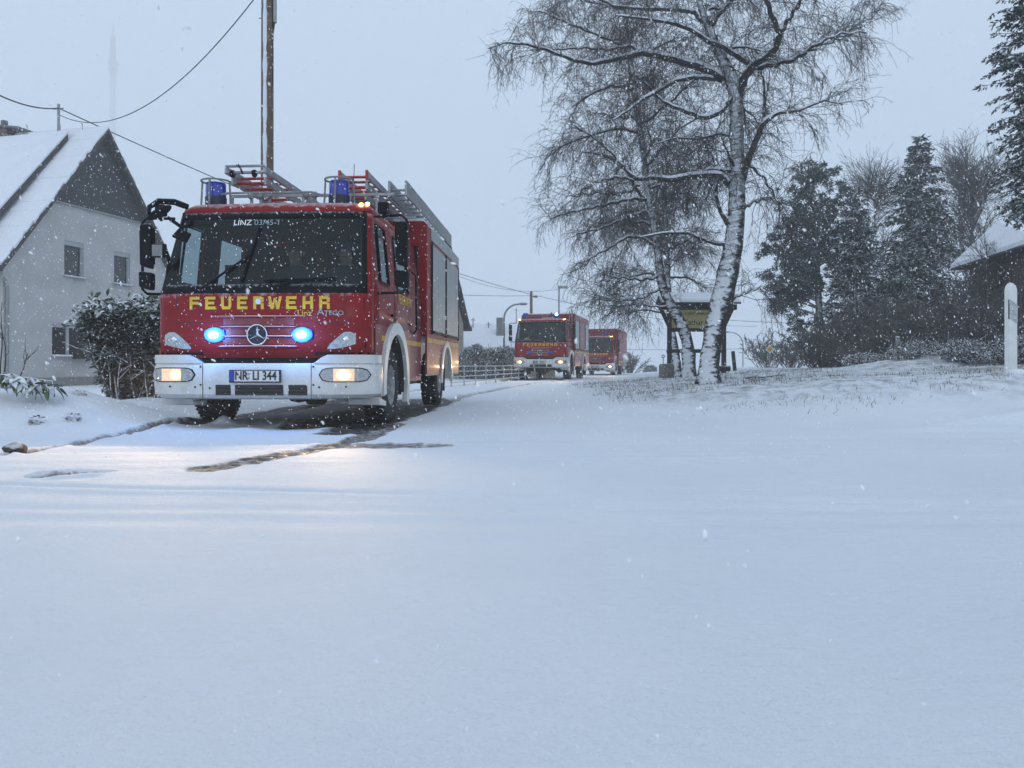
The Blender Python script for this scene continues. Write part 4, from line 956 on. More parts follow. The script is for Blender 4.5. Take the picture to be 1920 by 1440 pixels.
# upright pipes, helmet and folder in the second truck
for (u, v, h) in ((1.02, 1.9, 0.42), (1.13, 1.92, 0.50), (1.20, 2.2, 0.35)):
    MB().tube([(u, v, 2.55), (u, v, 2.77 + h)], 0.03, 6).build('roof_pipe', 'galvanised', truck2)
MB().tube([(0.25, 1.2, T2ZR), (0.27, 1.2, T2ZR + 0.2), (0.32, 1.2, T2ZR + 0.3)], 0.03, 6).build('roof_lamp', 'black_plastic', truck2)
MB().box(-0.1, 0.5, 1.0, 1.4, T2ZR - 0.01, T2ZR + 0.08).build('roof_box', 'galvanised', truck2, bevel=0.02)
def helmet(loc):
    b = MB(); prof = [(0.17, -0.005), (0.15, 0.0), (0.142, 0.06), (0.11, 0.125), (0.06, 0.155), (0.001, 0.162)]
    b.lathe(prof, (0, 0, 0), 'z', 20); b.tube([(0, -0.14, 0.05), (0, -0.10, 0.13), (0, 0.0, 0.17), (0, 0.10, 0.13), (0, 0.14, 0.05)], 0.014, 6)
    o = b.build('helmet', 'helmet_lime', None, smooth=50); o.location = loc
    tag(o, 'pale lime firefighter helmet on the dashboard of the second truck', 'helmet'); return o
def loc_in(root_loc, th, g, u, v, z): return (root_loc[0] + u * math.cos(th) + v * math.sin(th), root_loc[1] - u * math.sin(th) + v * math.cos(th), g + z)
helmet(loc_in((p2.x, p2.y), R(13), -0.05, -0.68, 0.50, 0.26 + 1.505))

# ------------------------------------------------------------------ crew seen through the windscreen
def person(label, u, turn, on_wheel, cap):
    root = empty('person', loc_in(T1, TH1, 0, u, 0, 0), -TH1, label, 'person')
    z0 = 1.28
    J = {'pelvis': (0, 1.24, z0 + 0.10, .15), 'waist': (0, 1.27, z0 + 0.28, .145), 'chest': (0, 1.28, z0 + 0.44, .16), 'neck': (0, 1.25, z0 + 0.60, .062),
         'chin': (0, 1.22, z0 + 0.67, .078), 'head': (0, 1.22, z0 + 0.76, .10), 'crown': (0, 1.235, z0 + 0.85, .07), 'nose': (0.0 + 0.02 * turn, 1.125, z0 + 0.735, .012)}
    ed = [('pelvis', 'waist'), ('waist', 'chest'), ('chest', 'neck'), ('neck', 'chin'), ('chin', 'head'), ('head', 'crown'), ('head', 'nose')]
    for s, n in ((-1, 'l'), (1, 'r')):
        hx = (0.16 * s, 0.86, z0 + 0.24) if on_wheel else (0.14 * s, 0.92, z0 + 0.10)
        J[n + 'sh'] = (0.20 * s, 1.28, z0 + 0.50, .075); J[n + 'el'] = (0.27 * s, 1.10, z0 + 0.26, .052); J[n + 'wr'] = (hx[0] * 1.05, hx[1] + 0.06, hx[2], .034); J[n + 'ha'] = (*hx, .040)
        for f in range(4): J[n + 'f%d' % f] = (hx[0] + (f - 1.5) * 0.02, hx[1] - 0.06, hx[2] + 0.01 - abs(f - 1.3) * 0.004, .0095); ed.append((n + 'ha', n + 'f%d' % f))
        J[n + 'th'] = (hx[0] - s * 0.055, hx[1] - 0.02, hx[2] + 0.02, .011); ed.append((n + 'ha', n + 'th'))
        J[n + 'hip'] = (0.10 * s, 1.20, z0 + 0.06, .095); J[n + 'kn'] = (0.15 * s, 0.84, z0 + 0.08, .075); J[n + 'an'] = (0.15 * s, 0.80, z0 - 0.30, .055)
        ed += [('chest', n + 'sh'), (n + 'sh', n + 'el'), (n + 'el', n + 'wr'), (n + 'wr', n + 'ha'), ('pelvis', n + 'hip'), (n + 'hip', n + 'kn'), (n + 'kn', n + 'an')]
    ks = list(J); me = bpy.data.meshes.new('body'); me.from_pydata([J[k][:3] for k in ks], [(ks.index(a), ks.index(b)) for a, b in ed], [])
    o = bpy.data.objects.new('body', me); COL.objects.link(o); o.parent = root
    m = o.modifiers.new('skin', 'SKIN'); me.skin_vertices.new() if not me.skin_vertices else None
    for i, k in enumerate(ks): me.skin_vertices[0].data[i].radius = (J[k][3], J[k][3] * (0.8 if k in ('waist', 'chest', 'pelvis') else 1.0))
    me.skin_vertices[0].data[0].use_root = True
    sb = o.modifiers.new('sub', 'SUBSURF'); sb.levels = 1; sb.render_levels = 2
    me.materials.append(person_mat())
    h = MB(); h.ball((0, 1.245, z0 + 0.82), 0.112, 0.118, 0.085, 16, 8); h.build('cap' if cap else 'hair', 'jacket' if cap else 'hair', root, smooth=60)
    for s in (-1, 1):
        MB().ball((0.035 * s, 1.128, z0 + 0.765), 0.013, 0.008, 0.009, 8, 5).build('eye', 'print_black', root, smooth=60)
        MB().ball((0.100 * s, 1.23, z0 + 0.75), 0.014, 0.024, 0.034, 8, 5).build('ear', 'skin', root, smooth=60)
    MB().box(-0.028, 0.028, 1.134, 1.144, z0 + 0.688, z0 + 0.697).build('mouth', 'brick', root)
    return root
def person_mat():
    if 'person_body' in M: return M['person_body']
    m = bpy.data.materials.new('person_body'); nt, b = nodes(m); N, L = nt.nodes.new, nt.links.new
    tc = N('ShaderNodeTexCoord'); sp = N('ShaderNodeSeparateXYZ'); L(tc.outputs['Object'], sp.inputs[0])
    a = N('ShaderNodeMath'); a.operation = 'GREATER_THAN'; L(sp.outputs[2], a.inputs[0]); a.inputs[1].default_value = 1.28 + 0.60
    c = N('ShaderNodeMath'); c.operation = 'LESS_THAN'; L(sp.outputs[1], c.inputs[0]); c.inputs[1].default_value = 0.90
    d = N('ShaderNodeMath'); d.operation = 'GREATER_THAN'; L(sp.outputs[2], d.inputs[0]); d.inputs[1].default_value = 1.46
    e = N('ShaderNodeMath'); e.operation = 'MULTIPLY'; L(c.outputs[0], e.inputs[0]); L(d.outputs[0], e.inputs[1])
    f = N('ShaderNodeMath'); f.operation = 'MAXIMUM'; L(a.outputs[0], f.inputs[0]); L(e.outputs[0], f.inputs[1])
    x = N('ShaderNodeMix'); x.data_type = 'RGBA'; L(f.outputs[0], x.inputs[0]); x.inputs[6].default_value = (0.014, 0.017, 0.032, 1); x.inputs[7].default_value = (0.40, 0.22, 0.16, 1)
    L(x.outputs[2], b.inputs['Base Color']); b.inputs['Roughness'].default_value = 0.75; M['person_body'] = m; return m
person('driver in dark jacket and cap, hands on the wheel of the nearest truck', 0.60, -0.5, True, True)
person('front passenger in dark jacket without cap, in the nearest truck', -0.02, 0.4, False, False)

# ------------------------------------------------------------------ ladders carried on the nearest truck's roof
def ladder(label, u0, u1, v0, v1, z, rail_h, rung_mat, rail_mat, layers, rung_step=0.30):
    root = empty('ladder', loc_in(T1, TH1, 0, 0, 0, 0), -TH1, label, 'ladder')
    for k in range(layers):
        zz = z - k * rail_h * 1.25; du = 0.035 * k
        a, b, c, d = u0 + du, u1 - du, v0 + 0.10 * k, v1
        for u in (a, b):
            MB().box(u - 0.016, u + 0.016, c, d, zz - rail_h, zz).build('rail', rail_mat, root, bevel=0.006)
        n = int((d - c - 0.2) / rung_step); first = None
        for i in range(n):
            v = c + 0.12 + i * rung_step
            if first is None: first = MB().tube([(a, 0, zz - rail_h * 0.5), (b, 0, zz - rail_h * 0.5)], 0.018, 6).build('rung', rung_mat, root); first.location = (0, v, 0)
            else: link_copy(first, root, loc=(0, v, 0))
    return root
l1 = ladder('aluminium extension ladder with wheels, left on the nearest truck roof', -0.70, -0.24, 0.80, 5.6, 2.985, 0.085, 'ladder_red', 'aluminium', 2)
for u in (-0.62, -0.36): MB().lathe([(0.001, -0.02), (0.04, -0.02), (0.045, 0.0), (0.04, 0.02), (0.001, 0.02)], (u, 0.80, 2.90), 'x', 14).build('end_wheel', 'black_plastic', l1, smooth=40)
MB().tube([(-0.70, 0.79, 2.985), (-0.24, 0.79, 2.985)], 0.016, 7).build('end_bar', 'aluminium', l1)
MB().tube([(-0.70, 0.79, 2.91), (-0.24, 0.79, 2.91)], 0.013, 7).build('end_bar', 'aluminium', l1)
MB().tube([(-0.56, 0.78, 2.99), (-0.53, 0.74, 2.99), (-0.50, 0.75, 2.94), (-0.49, 0.78, 2.89)], 0.012, 6).build('strap', 'rubber', l1)
l2 = ladder('stack of red-runged ladders, middle of the nearest truck roof', 0.46, 0.80, 1.45, 5.4, 3.075, 0.09, 'ladder_red', 'aluminium', 3, 0.27)
MB().box(0.445, 0.475, 1.42, 1.46, 2.96, 3.08).build('rail_end', 'ladder_red', l2); MB().box(0.785, 0.815, 1.42, 1.46, 2.96, 3.08).build('rail_end', 'ladder_red', l2)
l3 = ladder('broad aluminium ladder along the right roof edge of the nearest truck', 0.95, 1.17, 2.02, 6.3, 3.09, 0.20, 'aluminium', 'aluminium', 1, 0.30)
# roof rack that carries them
for v in (1.15, 2.6, 3.6, 5.2):
    zt = 2.51 if v < 3.2 else 2.78
    rk = MB(); rk.box(-0.80, 1.20, v - 0.02, v + 0.02, 2.70 if v < 3.2 else 2.785, 2.73 if v < 3.2 else 2.815)
    if v < 3.2:
        for u in (-0.78, 0.1, 1.0): rk.box(u - 0.02, u + 0.02, v - 0.02, v + 0.02, 2.49, 2.70)
    rk.build('roof_rack', 'galvanised', truck1)

# ------------------------------------------------------------------ houses
def gable_house(name, label, corner, ang, G, D, z_eave, z_apex, wall_mat, slate_z=None, windows=(), detail=True):
    """root at the near corner; local x along the gable wall (away from the camera), local y into the house; the gable looks along -y"""
    root = empty(name, corner, R(90) - ang, label, 'house'); base = -0.5
    sl = (z_apex - z_eave) / (G / 2); RV = 0.16
    top = lambda x: z_eave + sl * min(x, G - x) - 0.12
    MB().prism([(0, base), (G, base), (G, z_eave), (G / 2, z_apex - 0.12), (0, z_eave)], 'y', RV, D).build('wall', wall_mat, root)
    wl = MB(); xs_ = sorted({0.0, G / 2, G} | {w[0] for w in windows} | {w[1] for w in windows})
    for xa, xb in zip(xs_[:-1], xs_[1:]):
        cuts = sorted((w[2], w[3]) for w in windows if w[0] < (xa + xb) / 2 < w[1]); z_ = base
        for (c0, c1) in cuts: wl.prism([(xa, z_), (xb, z_), (xb, c0), (xa, c0)], 'y', 0, RV + 0.002); z_ = c1
        wl.prism([(xa, z_), (xb, z_), (xb, top(xb)), (xa, top(xa))], 'y', 0, RV + 0.002)
    wl.build('gable_wall', wall_mat, root)
    if slate_z:
        xa = (slate_z - z_eave) / sl
        MB().prism([(xa - 0.02, slate_z), (G - xa + 0.02, slate_z), (G / 2, z_apex - 0.10)], 'y', -0.06, -0.002).build('slate_cladding', 'slate', root)
        MB().box(xa + 0.05, G - xa - 0.05, -0.085, -0.002, slate_z - 0.03, slate_z + 0.02).build('cladding_edge', 'galvanised', root)
    # roof: two slopes, each a tiled slab, a snow sheet and a raised section whose dark edge shows
    ov, vg = 0.55, 0.28
    for sgn in (0, 1):
        X = (lambda x: x) if sgn == 0 else (lambda x: G - x)
        pts = [(G / 2, z_apex), (0.15, z_eave + 0.15 * sl), (-ov * 0.5, z_eave - 0.28 * sl), (-ov - 0.1, z_eave - 0.36 * sl)]
        up = lambda t: [(X(p[0]), p[1] + t) for p in pts]
        lo, hi = up(0.0), up(0.17)
        mb = MB()
        for i in range(3): mb.prism([lo[i], lo[i + 1], hi[i + 1], hi[i]], 'y', -vg, D + vg)
        rf = mb.build('roof', 'roof_tile', root)
        lo2, hi2 = up(0.172), up(0.25); mb = MB()
        for i in range(3):
            nseg = 26 if i == 0 else 3
            for q in range(nseg):
                L2 = lambda a, b, t_: (a[0] + (b[0] - a[0]) * t_, a[1] + (b[1] - a[1]) * t_); ta, tb = q / nseg, (q + 1) / nseg; dz = rng.uniform(-0.022, 0.03)
                ha, hb = L2(hi2[i], hi2[i + 1], ta), L2(hi2[i], hi2[i + 1], tb)
                mb.prism([L2(lo2[i], lo2[i + 1], ta), L2(lo2[i], lo2[i + 1], tb), (hb[0], hb[1] + dz), (ha[0], ha[1] + dz)], 'y', -vg + rng.uniform(-0.02, 0.07), D + vg)
        mb.build('snow_sheet', 'roof_snow', rf, bevel=0.0)
        if detail and sgn == 0:
            def P_(t, h): x = G / 2 * (1 - t) + (-ov) * t; return (x, z_apex + (z_eave - 0.36 * sl - z_apex) * t * 1.0 + h)
            a0, a1 = 0.10, 1.0
            MB().prism([P_(a0, 0.24), P_(a1, 0.30), P_(a1, 0.52), P_(a0, 0.44)], 'y', 0.95, D).build('raised_roof', 'roof_tile', rf)
            MB().prism([P_(a0 - 0.01, 0.445), P_(a1, 0.525), P_(a1, 0.62), P_(a0 - 0.01, 0.52)], 'y', 0.97, D).build('snow_sheet', 'roof_snow', rf)
    for (x0, x1, z0, z1, kind) in windows:
        w = empty('window'); w.parent = root; fr = MB(); t = 0.055; y0, y1 = 0.085, 0.135
        fr.box(x0 + .001, x1 - .001, y0, y1, z1 - t, z1 - .001); fr.box(x0 + .001, x1 - .001, y0, y1, z0 + .001, z0 + t); fr.box(x1 - t, x1 - .001, y0 + .001, y1, z0 + t, z1 - t); fr.box(x0 + .001, x0 + t, y0 + .001, y1, z0 + t, z1 - t)
        if kind == 2: xm = x0 + (x1 - x0) * 0.46; fr.box(xm - t * 1.1, xm + t * 1.1, y0 + .001, y1, z0 + t, z1 - t)
        fr.build('frame', 'window_frame', w)
        MB().box(x0 + t * .9, x1 - t * .9, 0.112, 0.120, z0 + t * .9, z1 - t * .9).build('pane', 'window_dark', w)
        MB().prism([(-0.10, z0 - 0.035), (0.08, z0 - 0.002), (0.08, z0 + 0.015), (-0.10, z0 - 0.012)], 'x', x0 - 0.06, x1 + 0.06).build('sill', 'galvanised', w)
        MB().prism([(-0.095, z0 - 0.011), (0.075, z0 + 0.016), (0.06, z0 + 0.045), (-0.08, z0 + 0.018)], 'x', x0 - 0.03, x1 + 0.03).build('sill_snow', 'roof_snow', w, bevel=0.008)
        MB().box(x0 + .001, x1 - .001, 0.03, 0.084, z1 - 0.14, z1 - .001).build('shutter_case', 'window_frame', w)
    if windows:
        MB().box(-0.0, G, -0.015, -0.001, base, 0.28).build('plinth', 'concrete', root)
        MB().tube([(0.02, -0.05, z_eave - 0.5), (0.10, -0.06, z_eave - 0.8), (0.10, -0.06, -0.3)], 0.045, 8).build('downpipe', 'galvanised', root, smooth=60)
    return root, rf

HANG = R(13.3)
hc = at(5, 683, 22.4)
house, _ = gable_house('house', 'grey plastered house with dark slate gable and snowy roof, left of the trucks', (hc.x, hc.y, 0), HANG, 7.7, 9.0, 3.72, 8.52, 'plaster', 5.82,
    ((2.25, 3.06, 3.52, 4.66, 1), (4.42, 5.20, 3.50, 4.62, 1), (1.77, 3.3, 0.95, 2.0, 2)))
# chimney with stone cap, ladder hooks on the ridge, roof pole
ch = MB()
for k in range(9): ch.box(3.5, 4.05, 3.55, 4.15, 7.95 + k * 0.10, 8.035 + k * 0.10)
ch.box(3.52, 4.03, 3.57, 4.13, 7.8, 8.85)
cho = ch.build('chimney', 'brick', house)
MB().prism([(3.0, 8.80), (4.35, 8.98), (4.35, 9.04), (3.0, 8.86)], 'x', 3.42, 4.12).build('chimney_cap', 'stone', cho)
MB().tube([(3.78, 3.95, 8.9), (3.78, 3.95, 9.22)], 0.11, 8).build('flue', 'stone', cho)
MB().tube([(3.85, 1.75, 8.2), (3.85, 1.75, 9.66)], 0.045, 8).build('roof_pole', 'galvanised', house)
MB().tube([(3.85, 1.55, 9.50), (3.85, 1.95, 9.50)], 0.022, 6).build('roof_pole_arm', 'galvanised', house)
for (xx, yy) in ((3.5, 1.35), (3.6, 0.55), (3.3, 2.5)):
    MB().tube([(xx, yy, 8.62), (xx, yy, 8.80), (xx - 0.05, yy, 8.82)], 0.014, 5).build('roof_hook', 'galvanised', house)
# flower box below the ground-floor window, plinth
MB().box(2.4, 3.25, -0.30, -0.165, 0.86, 1.05).build('flower_box', 'black_plastic', house, bevel=0.01)
# second house: only its far gable edge shows beside the truck body
hc2 = at(869, 683, 40.0); d2 = Vector((math.sin(HANG), math.cos(HANG), 0)) * 7.0
gable_house('house', 'beige house with dark roof, mostly hidden behind the nearest truck', (hc2.x - d2.x, hc2.y - d2.y, 0), HANG, 7.0, 8.0, 2.85, 6.9, 'beige_plaster', None, (), False)
# grey chimney stack and snowy roof beyond the far hedge
cs = at(941, 683, 42.0)
h3 = empty('house', (cs.x - 0.5, cs.y, 0), 0, 'low house with snowy roof and square grey chimney behind the far hedge', 'house')
MB().box(-4.5, 3.4, 0, 5, -0.3, 1.6).build('wall', 'beige_plaster', h3)
MB().prism([(-0.3, 1.5), (2.5, 2.9), (5.3, 1.5), (5.3, 1.62), (2.5, 3.05), (-0.3, 1.62)], 'x', -4.8, 3.7).build('roof', 'roof_snow', h3)
MB().box(0.18, 0.54, 1.0, 1.6, 1.8, 3.30).build('chimney', 'concrete', h3)

# house on the right: hipped snowy roof over dark boarding
A = at(1782, 507, 27.0); B = at(1936, 457, 21.0); B.z = A.z
ap = at(1870, 425, 25.6)
hr = empty('house', (0, 0, 0), 0, 'brown boarded house with hipped snowy roof at the right edge', 'house')
e = (B - A).normalized(); nrm = Vector((-e.y, e.x, 0)); nrm = nrm if nrm.x > 0 else -nrm
C = B + nrm * 6.0; Dp = A + nrm * 6.0; ap2 = ap + nrm * 2.2
def slab(vs, th, name, m, par):
    v = [tuple(p) for p in vs] + [(p[0], p[1], p[2] + th) for p in vs]; n = len(vs)
    return MB().add(v, [tuple(range(n - 1, -1, -1)), tuple(range(n, 2 * n))] + [(i, (i + 1) % n, n + (i + 1) % n, n + i) for i in range(n)]).build(name, m, par)
for k, (vs) in enumerate(([A, B, ap], [B, C, ap2, ap], [C, Dp, ap2], [Dp, A, ap, ap2])):
    rf_ = slab(vs, 0.06, 'roof', 'roof_tile', hr); slab([v + Vector((0, 0, 0.062)) for v in vs], 0.13, 'snow_sheet', 'roof_snow', rf_)
i_ = 0.45
wa, wb, wc, wd = A + e * i_ + nrm * i_, B - e * i_ + nrm * i_, C - e * i_ - nrm * i_, Dp + e * i_ - nrm * i_
slab([Vector((p.x, p.y, 0.0)) for p in (wa, wb, wc, wd)], A.z - 0.05, 'wall', 'plank', hr)
nb = int((wb - wa).length / 0.24)
for k in range(nb):
    p = wa + e * (0.24 * k + 0.01); q = p + e * 0.205; o_ = -nrm * (0.03 + 0.012 * (k % 2))
    slab([Vector((v.x, v.y, 0.3)) for v in (p, q, q + o_, p + o_)], A.z - 0.45, 'plank', 'plank', hr)
for t0_, t1_ in ((0.02, 0.62), (0.63, 0.99)):
    MB().tube([A + e * (B - A).length * t0_ + Vector((0, 0, 0.16)) - nrm * 0.03 + nrm * 0.45 + Vector((0, 0, 0.42)), A + e * (B - A).length * t1_ + nrm * 0.42 + Vector((0, 0, 0.58))], 0.03, 6).build('snow_guard', 'cable', hr)

# ------------------------------------------------------------------ poles, lamps, cables
pp = at(501, 683, 17.0)
up = empty('utility_pole', (pp.x, pp.y, 0), 0, 'tall wooden utility pole with a strip of stuck snow behind the nearest truck', 'utility pole')
MB().tube([(0, 0, -0.3), (0, 0, 5), (0.01, 0, 11.2)], [0.145, 0.136, 0.126], 14).build('shaft', 'wood_pole', up, smooth=60)
sn = MB(); NS = 60
for i in range(NS):
    z = 0.3 + 10.8 * i / (NS - 1); w = 0.052 + 0.018 * math.sin(i * 1.7) * math.sin(i * 0.37); r_ = 0.139 - 0.0014 * z
    for k, a in enumerate((-1, -0.5, 0, 0.5, 1)):
        th = R(-90 - 6) + a * w * 0.85 / r_; rr = r_ + 0.016 * (1 - a * a) + 0.001
        sn.v.append((rr * math.cos(th), rr * math.sin(th), z))
for i in range(NS - 1):
    for k in range(4): a = i * 5 + k; sn.f.append((a, a + 1, a + 6, a + 5))
sn.build('stuck_snow', 'stuck_snow', up, smooth=60)
MB().box(0.10, 0.145, -0.05, 0.05, 8.1, 11.0).build('cable_duct', 'black_plastic', up); MB().box(0.135, 0.20, -0.04, 0.04, 8.23, 11.0).build('cable_duct', 'galvanised', up)
MB().tube([(0.17, 0, 8.25), (0.13, -0.03, 7.9), (0.135, -0.04, 6.8)], 0.012, 5).build('down_lead', 'cable', up)
MB().tube([(-0.13, 0, 8.33), (-0.19, 0, 8.33)], 0.012, 5).build('step_bolt', 'galvanised', up)

def cable(label, a, b, sag, r, n=28):
    a, b = Vector(a), Vector(b); pts = []
    for i in range(n + 1):
        t = i / n; p = a.lerp(b, t); p.z -= sag * 4 * t * (1 - t); pts.append(p)
    o = MB().tube(pts, r, 5).build('overhead_cable', 'cable', None, smooth=80)
    return tag(o, label, 'cable', 'overhead cables')
hp = house.matrix_world
bpy.context.view_layer.update()
roofpole = house.matrix_world @ Vector((3.85, 1.75, 9.52))
far_pole = at(996, 552, 60.0)
cable('thick black cable from the left edge down to the roof pole', at(-60, 145, 19), roofpole, 0.25, 0.022)
cable('black cable from the roof pole across behind the nearest truck to the far pole', roofpole, far_pole, 0.6, 0.020)
cable('sagging thin cable between the wooden pole and the roof pole', roofpole - Vector((0, 0, 0.22)), at(478, -4, 17.0), 1.2, 0.013)
cable('level thin cable left of the far pole', at(780, 548, 50), far_pole - Vector((0, 0, 0.1)), 0.1, 0.016)
cable('thin cable sloping down right from the far pole', far_pole, at(1420, 612, 85), 0.6, 0.018)
cable('faint upper cable that ends at the far lamp post', at(800, 490, 48), at(1047, 542, 58), 0.8, 0.012)
cable('thin level cable right of the birch trunks', at(1290, 594, 60), at(1700, 604, 62), 0.3, 0.018)
cable('faint low cable beyond the welcome sign', at(1060, 652, 90), at(1500, 650, 92), 0.3, 0.02)
fp = empty('utility_pole', (far_pole.x, far_pole.y, 0), 0, 'far thin wooden utility pole rising behind the second truck', 'utility pole')
MB().tube([(0, 0, -0.3), (0, 0, far_pole.z + 0.25)], [0.15, 0.11], 10).build('shaft', 'wood_pole', fp, smooth=60)
MB().box(-0.1, 0.5, -0.05, 0.05, far_pole.z - 0.25, far_pole.z - 0.12).build('cross_arm', 'wood_pole', fp)
def arc_lamp(label, foot_px, top_y, arm_dx, d, r=0.045):
    b = at(foot_px, 683, d); top = at(foot_px, top_y, d).z; dx = arm_dx / FPX * d
    root = empty('street_lamp', (b.x, b.y, 0), 0, label, 'street lamp', 'street lamps')
    pts = [(0, 0, -0.2), (0, 0, top - abs(dx) * 0.75)] + [(dx * 0.72 * (1 - math.cos(a)), 0, top - abs(dx) * 0.75 + abs(dx) * 0.72 * math.sin(a)) for a in [R(15 * k) for k in range(1, 7)]] + [(dx * 0.85, 0, top)]
    MB().tube(pts, r, 8).build('mast_arm', 'galvanised', root, smooth=60)
    h = MB(); h.ball((dx * 0.95, 0, top - 0.02), abs(dx) * 0.22, 0.10, 0.07, 12, 7); h.build('lamp_head', 'galvanised', root, smooth=60)
    return root
arc_lamp('curved street lamp left of the second truck', 945, 569, 38, 38)
arc_lamp('curved street lamp facing left, right of the birch trunks', 1393, 622, -32, 60)
lb = at(1048, 683, 58); lr = empty('street_lamp', (lb.x, lb.y, 0), 0, 'straight street lamp with flat head above the second truck', 'street lamp', 'street lamps')
MB().tube([(0, 0, -0.2), (0, 0, at(0, 538, 58).z)], 0.07, 8).build('mast', 'galvanised', lr, smooth=60)
MB().box(-0.1, 0.65, -0.12, 0.12, at(0, 541, 58).z, at(0, 536, 58).z).build('lamp_head', 'galvanised', lr, bevel=0.03)
for (x, ytop, d, lab) in ((887, 596, 44, 'thin pole above the far hedge, nearest the beige house'), (916, 604, 44, 'shorter dark pole above the middle of the far hedge'), (968, 578, 52, 'thin far pole with crosspiece between curved lamp and second truck')):
    b = at(x, 683, d); q = empty('aerial_pole', (b.x, b.y, 0), 0, lab, 'pole'); zt = at(x, ytop, d).z
    MB().tube([(0, 0, 0), (0, 0, zt)], 0.035, 6).build('shaft', 'galvanised', q); MB().tube([(-0.14, 0, zt - 0.12), (0.14, 0, zt - 0.12)], 0.02, 5).build('crosspiece', 'galvanised', q)

# far transmitter mast: lattice of three legs, platforms, thinner top
MD = 620.0; ma = at(212, 683, MD); mast = empty('transmitter_mast', (ma.x, ma.y, 0), 0.3, 'tall faint red and white transmitter mast fading into the snowfall', 'mast')
zt = at(0, 45, MD).z; zk = at(0, 70, MD).z
def lattice(z0, z1, w, m, step=3.6):
    mb = MB(); c = [(w * math.cos(R(90 + 120 * k)), w * math.sin(R(90 + 120 * k))) for k in range(3)]
    for (x, y) in c: mb.tube([(x, y, z0), (x, y, z1)], w * 0.20, 6)
    z = z0; k = 0
    while z < z1 - 0.1:
        ze = min(z + step, z1)
        for i in range(3):
            a, b = c[i], c[(i + 1) % 3]
            mb.tube([(a[0], a[1], z), (b[0], b[1], ze)], w * 0.08, 4, False); mb.tube([(b[0], b[1], z), (a[0], a[1], ze)], w * 0.08, 4, False); mb.tube([(a[0], a[1], ze), (b[0], b[1], ze)], w * 0.08, 4, False)
        z = ze
    return mb.build('lattice_section', m, mast)
secs = np.linspace(0, zk, 8)
for k in range(7): lattice(secs[k], secs[k + 1], 2.1, 'mast_paint' if k % 2 == 0 else 'mast_white')
MB().tube([(0, 0, zk), (0, 0, zt)], 1.0, 10).build('top_tube', 'mast_white', mast)
MB().tube([(0, 0, at(0, 108, MD).z), (0, 0, zk)], 1.8, 10).build('aerial_cylinder', 'mast_paint', mast)
for y in (117, 121, 129, 131): MB().lathe([(0.8, -0.25), (4.2, -0.25), (4.2, 0.25), (0.8, 0.25)], (0, 0, at(0, y, MD).z), 'z', 16, True).build('platform', 'mast_white', mast)

# ------------------------------------------------------------------ welcome sign, trough, posts, fence
sd = 21.0; sg = at(1307, 700, sd); zb_ = gz(sg.x, sd)
sign = empty('welcome_sign', (sg.x, sd, zb_), 0, 'dark wooden roofed welcome sign with yellow board behind the birch trunks', 'sign')
def sx(x): return (x - 1307) / FPX * sd
def sz(y): return at(0, y, sd).z - zb_
for x in (1255, 1357): MB().box(sx(x) - 0.055, sx(x) + 0.055, -0.06, 0.06, -0.15, sz(575)).build('post', 'sign_wood', sign, bevel=0.01)
for (x, s) in ((1255, -1), (1357, 1)): MB().prism([(sx(x) + s * 0.06, sz(612)), (sx(x) + s * 0.06, sz(596)), (sx(x) + s * 0.22, sz(572)), (sx(x) + s * 0.33, sz(572))], 'y', -0.04, 0.04).build('brace', 'sign_wood', sign)
MB().box(sx(1236), sx(1380), -0.10, 0.10, sz(581), sz(571)).build('beam', 'sign_wood', sign)
MB().prism([(-0.42, sz(572)), (0.0, sz(557)), (0.42, sz(572)), (0.42, sz(569)), (0.0, sz(554)), (-0.42, sz(569))], 'x', sx(1234), sx(1381)).build('roof', 'sign_wood', sign)
MB().prism([(-0.43, sz(568.8)), (0.0, sz(553.8)), (0.43, sz(568.8)), (0.42, sz(564)), (0.0, sz(548.5)), (-0.42, sz(564))], 'x', sx(1236), sx(1379)).build('roof_snow', 'roof_snow', sign)
for x in np.linspace(1268, 1345, 5): MB().box(sx(x) - 0.05, sx(x) + 0.05, -0.40, 0.0, sz(576), sz(573)).build('rafter', 'sign_wood', sign)
bd = MB().box(sx(1258), sx(1354), -0.03, 0.01, sz(615), sz(581)).build('board', 'sign_yellow', sign)
MB().box(sx(1252), sx(1360), -0.05, 0.05, sz(622), sz(615.2)).build('lower_rail', 'sign_wood', sign)
MB().tube([(sx(1250), 0, sz(658)), (sx(1361), 0, sz(658))], 0.055, 10).build('cross_bar', 'sign_wood', sign, smooth=60)
text('sign_text', 'Herzlich Willkommen', 0.105, 'sign_letter', bd, (sx(1309), -0.034, sz(588)), (R(90), 0, 0), off=0.001, sx=1.0)
text('sign_name', 'Kathar', 0.215, 'sign_letter', bd, (sx(1281), -0.034, sz(605)), (R(90), 0, 0), off=0.002, sx=0.92, align='LEFT')
tr = at(1252.5, 711, 19.6); q = empty('stone_block', (tr.x, tr.y, gz(tr.x, tr.y) - 0.05), 0, 'rounded dark stone block left of the welcome sign', 'stone block')
MB().prism([(-0.145, 0), (0.145, 0), (0.14, 0.36), (0.11, 0.41), (-0.11, 0.41), (-0.14, 0.36)], 'y', -0.1, 0.5).build('block', 'stone', q, bevel=0.02)
st_ = empty('garden_stake', (tr.x - 0.12, tr.y, tr.z + 0.33), 0, 'thin flower-shaped metal stake beside the stone block', 'garden stake')
MB().tube([(0, 0, -0.3), (0, 0, 0.22)], 0.008, 5).build('rod', 'cable', st_)
for k in range(5): a = R(72 * k); MB().ball((0.035 * math.cos(a), 0, 0.25 + 0.035 * math.sin(a)), 0.02, 0.008, 0.02, 8, 5).build('petal', 'galvanised', st_)
lg = at(1357, 691, 20.0); q = empty('log', (lg.x, lg.y, lg.z), 0, 'short snowy log lying right of the thick birch trunk', 'log')
